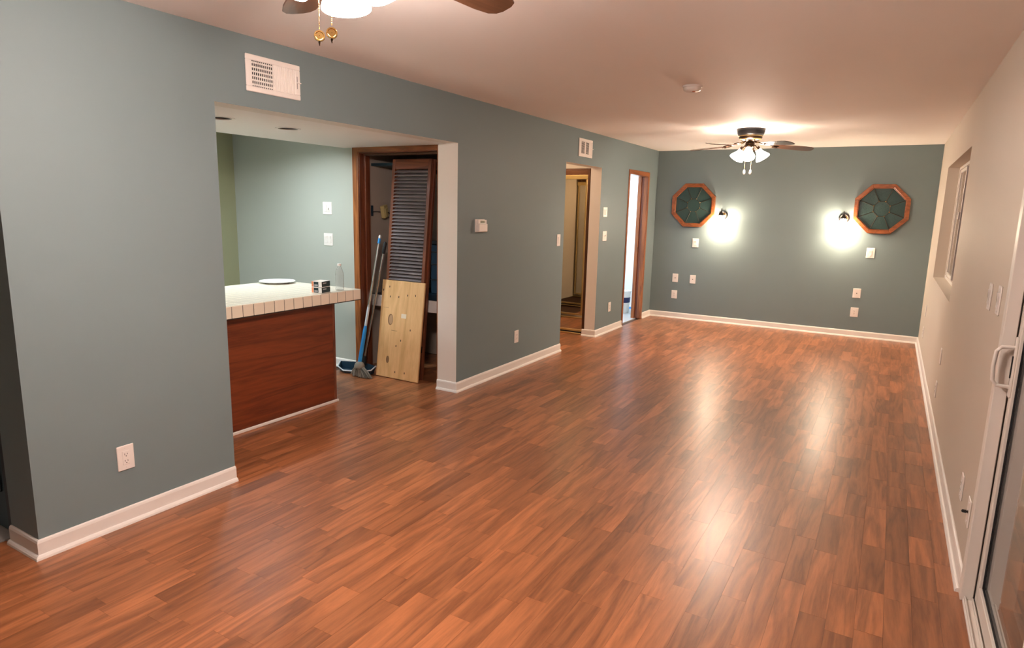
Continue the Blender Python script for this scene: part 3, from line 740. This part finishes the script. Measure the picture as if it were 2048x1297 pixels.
P_('ferrule', MB().lathe([(.018, .055), (.040, .040), (.048, .015), (.048, 0), (.02, -.002)], 18, (-1.015, 4.265, .090)), M['bristle'], t, 0, True)
mb = MB(); r = random.Random(4)
for k in range(230):
    a = r.uniform(0, 6.283); q = math.sqrt(r.random()); bx_, by_ = -1.015 + .045 * q * math.cos(a), 4.265 + .024 * q * math.sin(a)
    ex, ey = -.995 + .135 * q * math.cos(a) + r.uniform(-.012, .012), 4.262 + .034 * q * math.sin(a)
    mb.tube([(bx_, by_, .100), ((bx_ + ex) / 2 + .01 * math.cos(a), (by_ + ey) / 2, .055), (ex, ey, .003 + .012 * r.random())], [.0035, .003, .0016], 4)
ob = P_('bristles', mb, M['bristle'], t, 0); ob['kind'] = 'stuff'
# ---- dustpan on a stick
t = thing('dustpan', 'navy long handled dustpan with pale rim beside the broom', 'dustpan', (-1.15, 4.34, 0))
foot = [(-1.395, 4.405), (-1.345, 4.320), (-1.225, 4.268), (-1.060, 4.318), (-.965, 4.362), (-.960, 4.425), (-1.060, 4.432), (-1.200, 4.428)]
rimz = [.070, .040, .028, .030, .045, .075, .085, .085]
n = len(foot); c0 = Vector((-1.16, 4.37, 0))
bot = [Vector((c0.x + (x - c0.x) * .88, c0.y + (y - c0.y) * .88, .004)) for x, y in foot]
top = [Vector((x, y, z)) for (x, y), z in zip(foot, rimz)]
bot2 = [p + Vector((0, 0, .004)) for p in bot]; top2 = [Vector((c0.x + (p.x - c0.x) * .975, c0.y + (p.y - c0.y) * .975, p.z)) for p in top]
mb = MB(); mb.add(bot + top + bot2 + top2, [tuple(range(n))[::-1], tuple(range(2 * n, 3 * n))] + [(i, (i + 1) % n, n + (i + 1) % n, n + i) for i in range(n)]
                  + [(2 * n + (i + 1) % n, 2 * n + i, 3 * n + i, 3 * n + (i + 1) % n) for i in range(n)] + [(n + i, n + (i + 1) % n, 3 * n + (i + 1) % n, 3 * n + i) for i in range(n)])
P_('pan', mb, M['blue_dark'], t, 0)
P_('rim', MB().tube([p + Vector((0, 0, .002)) for p in (top[0], top[1], top[2], top[3], top[4], top[5])], .0065, 8), M['rim'], t, 0, True)
d0, d1_ = Vector((-1.105, 4.415, .07)), Vector((-.868, 4.468, 1.225))
P_('socket', MB().tube([d0, d0.lerp(d1_, .08)], [.024, .014], 12), M['gasket'], t, 0, True)
P_('stick', MB().tube([d0.lerp(d1_, .07), d0.lerp(d1_, .93)], .0095, 12), M['chrome'], t, 0, True)
P_('grip', MB().tube([d0.lerp(d1_, .92), d0.lerp(d1_, .935), d0.lerp(d1_, 1.0), d0.lerp(d1_, 1.012)], [.012, .016, .017, .008], 12), M['gasket'], t, 0, True)

# ================================================================== WALL PLATES
# local frame: u = x, out of the wall = -y, up = z; rz turns it onto a wall
FACE = {'back': 0.0, 'left': math.pi / 2, 'right': -math.pi / 2}
def plate(name, kind, wall, pos, label, w_=.080, h_=.124, cat='outlet', group=None):
    a, z = pos
    loc = {'back': (a, D, z), 'left': (0, a, z), 'right': (W, a, z), 'kitchen': (a, YK, z)}[wall]
    t = thing(name, label, cat, loc, FACE.get(wall, 0.0), group)
    def lp(n, mb, m, parent=t, bev=.0015, smooth=False): return mb.build(n, m, parent, bev, smooth, world=False)
    p = lp('cover_plate', MB().box(-w_ / 2, w_ / 2, -.006, 0, -h_ / 2, h_ / 2), M['plastic'], t, .0028)
    def screw(u, v): lp('screw', MB().lathe([(.0032, 0), (.0032, .001), (.001, .0014)], 8, (u, -.006, v), (0, -1, 0)), M['trim'], t, 0)
    if kind == 'duplex':
        lp('socket_insert', MB().box(-.0165, .0165, -.0085, -.006, -.034, .034), M['plastic'], t, .001)
        for s in (-1, 1):
            c = s * .0165
            for u, hh in ((-.0065, .0046), (.0065, .0036)):
                lp('slot', MB().box(u - .0011, u + .0011, -.0089, -.0084, c + .002 - hh, c + .002 + hh), M['plastic_shadow'], t, 0)
            lp('ground_hole', MB().lathe([(.0026, 0), (.0026, .0005)], 8, (0, -.0084, c - .0080), (0, -1, 0)), M['plastic_shadow'], t, 0)
        screw(0, .0475); screw(0, -.0475)
    elif kind == 'rocker':
        lp('rocker_frame', MB().box(-.0175, .0175, -.0078, -.006, -.0345, .0345), M['plastic'], t, .0008)
        mb = MB().prism([(-.0155, -.0078, -.0325), (-.0155, -.0105, -.0325), (-.0155, -.0085, 0), (-.0155, -.0125, .0325), (-.0155, -.0078, .0325)], (.031, 0, 0))
        lp('rocker', mb, M['plastic'], t, .0006); screw(0, .0475); screw(0, -.0475)
    elif kind == 'rocker2':
        for u in (-.023, .023):
            lp('rocker_frame', MB().box(u - .0175, u + .0175, -.0078, -.006, -.0345, .0345), M['plastic'], t, .0008)
            mb = MB().prism([(u - .0155, -.0078, -.0325), (u - .0155, -.0105, -.0325), (u - .0155, -.0085, 0), (u - .0155, -.0125, .0325), (u - .0155, -.0078, .0325)], (.031, 0, 0))
            lp('rocker', mb, M['plastic'], t, .0006)
    elif kind == 'combo':
        lp('rocker_frame', MB().box(-.0405, -.0055, -.0078, -.006, -.0345, .0345), M['plastic'], t, .0008)
        lp('timer_body', MB().box(.0055, .0405, -.0090, -.006, -.0345, .0345), M['plastic'], t, .0008)
        lp('slider_knob', MB().box(.017, .029, -.0200, -.009, -.012, .004), M['plastic'], t, .002)
        lp('rocker', MB().box(-.0385, -.0075, -.0100, -.0078, -.0325, .0325), M['plastic'], t, .0008)
    elif kind == 'toggle':
        lp('toggle_slot', MB().box(-.0055, .0055, -.0075, -.006, -.0125, .0125), M['plastic'], t, .0005)
        lp('toggle', MB().prism([(-.004, -.0070, -.006), (-.004, -.0200, .006), (-.004, -.0200, .012), (-.004, -.0070, .006)], (.008, 0, 0)), M['plastic'], t, .001)
        screw(0, .030); screw(0, -.030)
    elif kind == 'coax':
        lp('coax_nut', MB().lathe([(.0065, 0), (.0065, .003), (.0045, .0032), (.0045, .010), (.001, .0102)], 8, (0, -.006, 0), (0, -1, 0)), M['bronze'], t, 0)
        screw(0, .041); screw(0, -.041)
    elif kind == 'blank':
        screw(0, .041); screw(0, -.041)
    return t
SW = 'light switch'
plate('power_outlet', 'duplex', 'left', (1.6055, .336), 'white duplex outlet low on the near grey teal wall')
plate('power_outlet', 'duplex', 'left', (5.380, .324), 'white outlet low on the wall below and beyond the thermostat')
plate('switch_plate', 'rocker', 'left', (6.238, 1.240), 'white switch plate just before the mirrored hall opening', cat=SW)
plate('switch_plate', 'rocker2', 'left', (7.506, 1.545), 'upper double switch plate between hall opening and doorway', w_=.125, h_=.118, cat=SW)
plate('switch_plate', 'toggle', 'left', (7.522, 1.252), 'lower switch plate between hall opening and doorway', w_=.125, h_=.122, cat=SW)
plate('power_outlet', 'duplex', 'left', (7.803, .328), 'white outlet low between hall opening and doorway')
plate('switch_plate', 'rocker', 'back', (.629, 1.130), 'white switch plate below the left octagonal window', w_=.088, h_=.128, cat=SW)
plate('switch_plate', 'rocker', 'back', (2.866, 1.108), 'white switch plate below the right octagonal window', w_=.095, h_=.128, cat=SW)
plate('cable_plate', 'coax', 'back', (.368, .603), 'cable jack plate, leftmost of the upper pair on the far wall', w_=.084, cat='wall plate')
plate('cable_plate', 'coax', 'back', (.628, .600), 'cable jack plate right beside the leftmost jack on the far wall', w_=.084, cat='wall plate')
plate('power_outlet', 'duplex', 'back', (.369, .356), 'low outlet at the left end of the far wall', w_=.084)
plate('cable_plate', 'coax', 'back', (2.765, .579), 'cable jack plate at the right part of the far wall', w_=.092, cat='wall plate')
plate('power_outlet', 'duplex', 'back', (2.762, .328), 'low outlet at the right part of the far wall', w_=.092)
plate('switch_plate', 'combo', 'kitchen', (-1.562, 1.525), 'upper double plate with slider knob on the mint kitchen wall', w_=.118, h_=.118, cat=SW)
plate('switch_plate', 'rocker2', 'kitchen', (-1.558, 1.231), 'lower double rocker plate on the mint kitchen wall', w_=.118, h_=.118, cat=SW)
plate('switch_plate', 'rocker', 'right', (3.650, 1.217), 'switch plate on the right wall, the one further from the glass door', cat=SW)
plate('switch_plate', 'rocker', 'right', (3.366, 1.231), 'switch plate on the right wall, nearest the glass door', cat=SW)
plate('cable_plate', 'blank', 'right', (8.52, .540), 'upper plate on the right wall next to the far corner', cat='wall plate')
plate('power_outlet', 'duplex', 'right', (8.47, .300), 'lower outlet on the right wall next to the far corner')
plate('cable_plate', 'blank', 'right', (5.77, .535), 'upper plate on the right wall below the window', cat='wall plate')
plate('power_outlet', 'duplex', 'right', (5.786, .272), 'lower outlet on the right wall below the window')
plate('power_outlet', 'duplex', 'right', (3.587, .309), 'low outlet on the right wall, second from the glass door')
t = plate('cable_plate', 'coax', 'right', (3.267, .312), 'low jack plate with dark plug on the right wall by the glass door', cat='wall plate')
MB().lathe([(.007, 0), (.007, .014), (.004, .017), (.001, .018)], 10, (0, -.012, 0), (0, -1, 0)).build('cable_plug', M['gasket'], t, 0, True, world=False)

# ---- thermostat
t = thing('thermostat', 'beige box thermostat on the grey teal wall between openings', 'thermostat', (0, 4.700, 1.36), math.pi / 2)
def lp(n, mb, m, bev=.002): return mb.build(n, m, t, bev, world=False)
lp('base', B(-.078, .060, -.012, 0, -.004, .106), M['plastic'])
lp('cover', B(-.074, .056, -.046, -.012, 0, .068), M['yellow_box' if False else 'plastic'], .004)
lp('upper_housing', B(-.074, .056, -.036, -.012, .068, .102), M['plastic'], .003)
lp('display', B(-.045, .022, -.0372, -.036, .074, .094), M['lcd'], 0)
lp('button_ridge', B(-.060, .040, -.040, -.036, .068, .072), M['trim'], .001)

# ---- air vents
def vent(label, yc, zc, w_, h_, dark_spans, kind):
    t = thing('air_vent', label, 'vent', (0, yc, zc), math.pi / 2)
    def lp(n, mb, m, parent=t, bev=.0008): return mb.build(n, m, parent, bev, world=False)
    iw, ih = w_ / 2 - .035, h_ / 2 - .028
    lp('frame_top', B(-w_ / 2, w_ / 2, -.010, 0, ih, h_ / 2), M['plastic'], bev=.003)
    lp('frame_bottom', B(-w_ / 2, w_ / 2, -.010, 0, -h_ / 2, -ih), M['plastic'], bev=.003)
    lp('frame_side', B(-w_ / 2, -iw, -.010, 0, -ih, ih), M['plastic'], bev=.003)
    lp('frame_side', B(iw, w_ / 2, -.010, 0, -ih, ih), M['plastic'], bev=.003)
    spans = dark_spans
    allf = []
    if kind == 'fins':
        x = -iw; step = .0125
        (d0, d1) = spans[0]
        lp('duct', B(d0, d1, -.0022, -.0006, -ih, ih), M['duct'], bev=0)
        lp('damper', B(d1, iw, -.006, -.0006, -ih, ih), M['plastic'], bev=0)
        k = 0
        while x < iw - .003:
            lp('fin', B(x, x + .0022 if x < d1 else x + .006, -.0095, -.0045, -ih, ih), M['plastic'], bev=0); x += step
        for j in range(6):
            z = -ih + (2 * ih) * (j + .5) / 6
            lp('blade', B(d0, d1, -.0060, -.0022, z - .0042, z + .0042), M['plastic'], bev=0)
        lp('lever_slot', B(iw + .010, iw + .013, -.0108, -.010, -.034, .034), M['duct'], bev=0)
        lp('lever', B(iw + .006, iw + .034, -.020, -.0108, -.004, .002), M['plastic'])
    else:
        lp('face', B(-iw, iw, -.008, -.0006, -ih, ih), M['plastic'], bev=0)
        for (d0, d1) in spans:
            n = 11
            lp('duct', B(d0, d1, -.0088, -.008, -ih + .006, ih - .006), M['duct'], bev=0)
            for j in range(n + 1):
                z = -ih + .006 + (2 * ih - .012) * j / n
                lp('fin', B(d0, d1, -.0115, -.0088, z - .0018, z + .0018), M['plastic'], bev=0)
        lp('lever', B(iw + .012, iw + .030, -.022, -.010, -.004, .004), M['plastic'])
    return t
vent('large white air vent with one dark grille half above the kitchen opening', 2.575, 2.2525, .368, .192, [(-.149, -.004)], 'fins')
vent('white air vent with two dark slotted columns above the hall opening', 6.838, 2.2485, .365, .196, [(-.120, -.035), (.004, .080)], 'cols')

# ---- downlights in the soffit
for k, ((x, y), lab) in enumerate(zip(DL, ('unlit recessed downlight in the soffit, fully in view', 'unlit recessed downlight in the soffit half hidden by the wall edge'))):
    t = thing('recessed_downlight', lab, 'downlight', (x, y, ZO), 0, 'downlights in the soffit')
    P_('trim_ring', MB().lathe([(.066, .004), (.066, -.003), (.086, -.003), (.086, -.0005), (.070, -.0003), (.070, .004)], 36, (x, y, ZO), closed_ends=False), M['trim'], t, 0, True)
    P_('can', MB().lathe([(.067, .002), (.062, .06), (.055, .130), (.001, .132)], 30, (x, y, ZO), closed_ends=False), M['black_metal'], t, 0, True)
    P_('bulb', MB().lathe([(.001, .045), (.030, .050), (.040, .064), (.036, .090), (.016, .120), (.001, .121)], 20, (x, y, ZO), closed_ends=False), M['lamp_off'], t, 0, True)

# ---- fill light added in the kitchen ceiling, off camera, brightens soffit and jamb
t = thing('kitchen_fill_light', 'added fill light box recessed in the kitchen ceiling', 'ceiling light', ((TX0 + TX1) / 2, (TY0 + TY1) / 2, KC))
P_('diffuser', B(TX0, TX1, TY0, TY1, KC + .150, KC + .155), M['kitchen_fill'], t, 0)
for q in ((TX0 - .02, TX0, TY0 - .02, TY1 + .02), (TX1, TX1 + .02, TY0 - .02, TY1 + .02), (TX0, TX1, TY0 - .02, TY0), (TX0, TX1, TY1, TY1 + .02)):
    P_('side', B(*q, KC + .0605, KC + .158), M['trim'], t, 0)

t = thing('kitchen_downlight', 'round lit downlight on the kitchen ceiling past the soffit', 'ceiling light', (-1.50, 3.62, KC))
P_('housing', MB().lathe([(.115, 0), (.115, -.055), (.100, -.055), (.100, -.008), (.001, -.008), (.001, 0)], 36, (-1.50, 3.62, KC), closed_ends=False), M['trim'], t, 0, True)
P_('lens', MB().lathe([(.001, -.012), (.088, -.012), (.088, -.010), (.001, -.010)], 32, (-1.50, 3.62, KC), closed_ends=False), M['kitchen_disc'], t, 0)

# ---- smoke detector
t = thing('smoke_detector', 'round white smoke detector on the ceiling', 'smoke detector', (1.759, 4.708, H))
P_('base', MB().lathe([(.001, 0), (.068, 0), (.068, -.010), (.060, -.012), (.001, -.012)], 32, (1.759, 4.708, H), closed_ends=False), M['plastic'], t, 0, True)
P_('body', MB().lathe([(.060, -.012), (.060, -.026), (.052, -.036), (.030, -.041), (.001, -.042)], 32, (1.759, 4.708, H), closed_ends=False), M['plastic'], t, 0, True)
P_('test_button', MB().lathe([(.010, -.040), (.010, -.045), (.001, -.046)], 16, (1.775, 4.690, H), closed_ends=False), M['led'], t, 0, True)

# ================================================================== CEILING FANS
def bell_profile(s=1.0):
    o = [(.020, 0), (.026, -.010), (.030, -.030), (.040, -.055), (.056, -.080), (.068, -.100), (.071, -.112)]
    return [(r * s, z * s) for r, z in o]
def fan(name, label, x, y, blade0, shade0, shade_mat, bulb_mat, fobs, fob_kind):
    t = thing(name, label, 'ceiling fan', (x, y, H))
    def lp(n, mb, m, parent=t, bev=0, smooth=True): return mb.build(n, m, parent, bev, smooth, world=False)
    lp('canopy', MB().lathe([(.001, 0), (.142, 0), (.143, -.006), (.138, -.030), (.132, -.052), (.124, -.066), (.118, -.070), (.001, -.070)], 40, closed_ends=False), M['black_metal'])
    lp('canopy_ring', MB().lathe([(.110, -.070), (.121, -.072), (.121, -.078), (.110, -.080), (.001, -.080)], 40, closed_ends=False), M['gold'])
    lp('motor_housing', MB().lathe([(.112, -.080), (.118, -.086), (.114, -.098), (.100, -.112), (.072, -.124), (.060, -.132), (.001, -.132)], 40, closed_ends=False), M['bronze'])
    lp('trim_band', MB().lathe([(.106, -.100), (.110, -.103), (.104, -.112), (.097, -.114)], 40, closed_ends=False), M['gold'])
    lp('switch_housing', MB().lathe([(.040, -.130), (.046, -.145), (.048, -.165), (.044, -.185), (.030, -.196), (.001, -.198)], 32, closed_ends=False), M['bronze'])
    lp('lower_cap', MB().lathe([(.028, -.194), (.032, -.202), (.032, -.228), (.024, -.240), (.001, -.243)], 24, closed_ends=False), M['brass'])
    # blades: thin rounded planks pitched 12 degrees
    outl = []
    for q in range(9): outl.append((.23 + .0, 0))
    r0, r1 = .235, .655
    pts = []
    for (xx, hw) in ((r0, .045), (r0 + .06, .052), (.42, .062), (.56, .066), (.62, .060), (.645, .044), (r1, .020)): pts.append((xx, hw))
    poly = [(a, b) for a, b in pts] + [(a, -b) for a, b in pts[::-1]]
    bm_ = MB().prism([(a, b, -.003) for a, b in poly], (0, 0, .006))
    bm_.xf(Matrix.Translation((0, 0, -.155)) @ Matrix.Rotation(R_(3.5), 4, 'Y') @ Matrix.Rotation(R_(-12), 4, 'X'))
    bme = bm_.mesh('blade', [M['blade']], .001)
    im = MB()
    im.tube([(.075, 0, -.128), (.12, .012, -.150), (.17, .020, -.163), (.23, .026, -.160), (.275, .018, -.172)], .006, 8)
    im.tube([(.075, 0, -.128), (.12, -.012, -.150), (.17, -.022, -.158), (.23, -.026, -.172), (.275, -.018, -.182)], .006, 8)
    im.box(.235, .290, -.030, .030, -.0035, .0).xf(Matrix.Identity(4))
    for i in range(len(im.v) - 8, len(im.v)): im.v[i] = Matrix.Translation((0, 0, -.158)) @ (Matrix.Rotation(R_(3.5), 4, 'Y') @ (Matrix.Rotation(R_(-12), 4, 'X') @ im.v[i])) + Vector((0, 0, -.004))
    ime = im.mesh('blade_iron', [M['bronze']], 0, True)
    for k in range(5):
        b = bpy.data.objects.new('blade', bme); col.objects.link(b); b.parent = t; b.rotation_euler = (0, 0, blade0 + k * 2 * math.pi / 5)
        c = bpy.data.objects.new('blade_iron', ime); col.objects.link(c); c.parent = b
    for k in range(3):
        a = shade0 + k * 2 * math.pi / 3; ca_, sa_ = math.cos(a), math.sin(a)
        arm = lp('light_arm', MB().tube([(.035 * ca_, .035 * sa_, -.168), (.055 * ca_, .055 * sa_, -.166), (.068 * ca_, .068 * sa_, -.178), (.073 * ca_, .073 * sa_, -.192)], .009, 10), M['bronze'])
        ax = Vector((ca_ * .58, sa_ * .58, -.80)).normalized()
        base = Vector((.076 * ca_, .076 * sa_, -.185))
        lp('socket_cup', MB().lathe([(.001, -.004), (.024, -.004), (.030, .012), (.028, .026), (.001, .026)], 20, base, ax, closed_ends=False), M['bronze'], arm)
        pr_ = [(r, -z) for r, z in bell_profile(1.04)]
        inn = [(r - .003, z) for r, z in pr_][::-1]
        lp('shade', MB().lathe(pr_ + inn, 28, base + ax * .018, ax, closed_ends=False), shade_mat, arm)
        lp('bulb', MB().lathe([(.001, .0), (.014, .004), (.016, .03), (.028, .060), (.026, .082), (.001, .095)], 18, base + ax * .018, ax, closed_ends=False), bulb_mat, arm)
    for (fx, fy, fz) in fobs:
        ch = MB()
        z = -.185
        while z > fz + .02: 
            ch.lathe([(.0003, -.0019), (.0019, 0), (.0003, .0019)], 6, (fx, fy, z), closed_ends=False); z -= .0046
        c = lp('pull_chain', ch, M['brass'], smooth=False)
        if fob_kind == 'medal':
            # coin with rim, turned to the room
            ax = Vector((.72, -.69, 0))
            lp('fob', MB().lathe([(.001, -.004), (.010, -.004), (.0115, -.0055), (.0145, -.0055), (.0155, 0), (.0145, .0055), (.0115, .0055), (.010, .004), (.001, .004)], 20, (fx, fy, fz), ax, closed_ends=False), M['brass'], c)
            lp('fob_tip', MB().lathe([(.004, -.014), (.003, -.020), (.001, -.026)], 8, (fx, fy, fz), closed_ends=False), M['bronze'], c)
        else:
            lp('fob', MB().lathe([(.001, .026), (.006, .022), (.012, .010), (.013, -.010), (.010, -.022), (.003, -.028), (.001, -.028)], 16, (fx, fy, fz), closed_ends=False), M['foam'], c)
    return t
fan('ceiling_fan', 'lit ceiling fan with brass pull chains cut off by the top edge', 1.69, 1.40, R_(76), R_(8), M['shade1'], M['bulb1'],
    [(-.050, -.031, -.412), (.011, -.044, -.414)], 'medal')
fan('ceiling_fan', 'lit ceiling fan with dark blades in front of the far wall', 1.69, 7.26, R_(28), R_(-85), M['shade2'], M['bulb2'],
    [(-.030, -.030, -.44), (.032, -.030, -.44)], 'drop')

# ================================================================== WALL SCONCES
def sconce(label, x, z):
    t = thing('wall_sconce', label, 'wall lamp', (x, D, z), 0, 'wall sconces on the far wall')
    def lp(n, mb, m, parent=t): return mb.build(n, m, parent, 0, True, world=False)
    lp('backplate', MB().lathe([(.040, .006), (.043, .018), (.052, .024), (.062, .016), (.063, 0), (.040, 0), (.040, .006)], 36, (0, 0, -.005), (0, -1, 0), closed_ends=False), M['black_metal'])
    lp('backplate_dish', MB().lathe([(.001, 0), (.040, 0), (.040, .006), (.012, .010), (.001, .010)], 32, (0, 0, -.005), (0, -1, 0), closed_ends=False), M['brass'])
    lp('arm', MB().tube([(0, -.006, -.005), (0, -.050, -.008), (0, -.090, .004), (0, -.114, .030), (0, -.120, .046)][::1], .009, 10), M['black_metal'])
    lp('cap', MB().lathe([(.001, .050), (.010, .046), (.020, .026), (.036, .004), (.040, -.008), (.001, -.008)], 28, (0, -.120, .0), closed_ends=False), M['black_metal'])
    lp('finial', MB().lathe([(.003, .046), (.007, .056), (.004, .066), (.006, .076), (.002, .092), (.001, .094)], 16, (0, -.120, 0), closed_ends=False), M['black_metal'])
    pr_ = [(.030, -.006), (.034, -.025), (.042, -.055), (.056, -.085), (.070, -.108), (.075, -.122)]
    lp('shade', MB().lathe(pr_ + [(r - .003, zz) for r, zz in pr_][::-1], 32, (0, -.120, 0), closed_ends=False), M['sconce_shade'])
    lp('bulb', MB().lathe([(.001, -.010), (.014, -.014), (.016, -.040), (.028, -.070), (.022, -.095), (.001, -.102)], 18, (0, -.120, 0), closed_ends=False), M['sconce_bulb'])
sconce('lit bronze wall sconce beside the left octagonal window', .990, 1.540)
sconce('lit bronze wall sconce beside the right octagonal window', 2.520, 1.540)

# ================================================================== BATH ROOM
t = thing('globe_light', 'round lit ceiling globe in the bright side room', 'ceiling light', (-1.2, 9.0, H))
P_('base', MB().lathe([(.001, 0), (.08, 0), (.08, -.02), (.001, -.02)], 24, (-1.2, 9.0, H), closed_ends=False), M['trim'], t, 0, True)
P_('globe', MB().lathe([(.05, -.02), (.11, -.05), (.13, -.10), (.11, -.15), (.06, -.185), (.001, -.19)], 24, (-1.2, 9.0, H), closed_ends=False), M['bath_globe'], t, 0, True)
bxx, byy = -.445, 9.44
t = thing('paint_bucket', 'white plastic bucket with navy band just inside the bright doorway', 'bucket', (bxx, byy, .0045))
P_('body', MB().lathe([(.001, 0), (.115, 0), (.117, .006), (.135, .335), (.131, .335), (.113, .012), (.001, .012)], 32, (bxx, byy, .0045), closed_ends=False), M['foam'], t, 0, True)
P_('band', MB().lathe([(.1275, .165), (.1282, .165), (.1330, .245), (.1322, .245)], 32, (bxx, byy, .0045), closed_ends=False), M['band'], t, 0, True)
P_('lid', MB().lathe([(.001, .340), (.120, .340), (.140, .345), (.142, .325), (.137, .322)], 32, (bxx, byy, .0045), closed_ends=False), M['foam'], t, 0, True)
P_('bail', MB().tube([(bxx - .138, byy, .32), (bxx - .10, byy - .05, .37), (bxx, byy - .07, .385), (bxx + .10, byy - .05, .37), (bxx + .138, byy, .32)], .003, 6), M['chrome'], t, 0, True)
tp = MB().lathe([(.035, 0), (.052, 0), (.052, .024), (.035, .024), (.035, 0)], 24, (-.46, 9.93, .0045), closed_ends=False)
t = thing('tape_roll', 'small blue tape roll on the floor of the bright room', 'tape', (-.46, 9.93, .0045))
P_('roll', tp, M['blue'], t, 0, True); P_('core', MB().lathe([(.032, 0), (.0348, 0), (.0348, .024), (.032, .024), (.032, 0)], 24, (-.46, 9.93, .0045), closed_ends=False), M['sticker'], t, 0, True)

# flush light in the hall (out of the camera's sight, lights the hall floor)
t = thing('hall_light', 'flush warm ceiling light inside the short hall', 'ceiling light', (-.95, 6.56, 2.40))
P_('base', MB().lathe([(.001, 0), (.10, 0), (.10, -.015), (.001, -.015)], 24, (-.95, 6.56, 2.40), closed_ends=False), M['trim'], t, 0, True)
P_('glass', MB().lathe([(.095, -.015), (.085, -.045), (.05, -.065), (.001, -.07)], 24, (-.95, 6.56, 2.40), closed_ends=False), M['hall_globe'], t, 0, True)
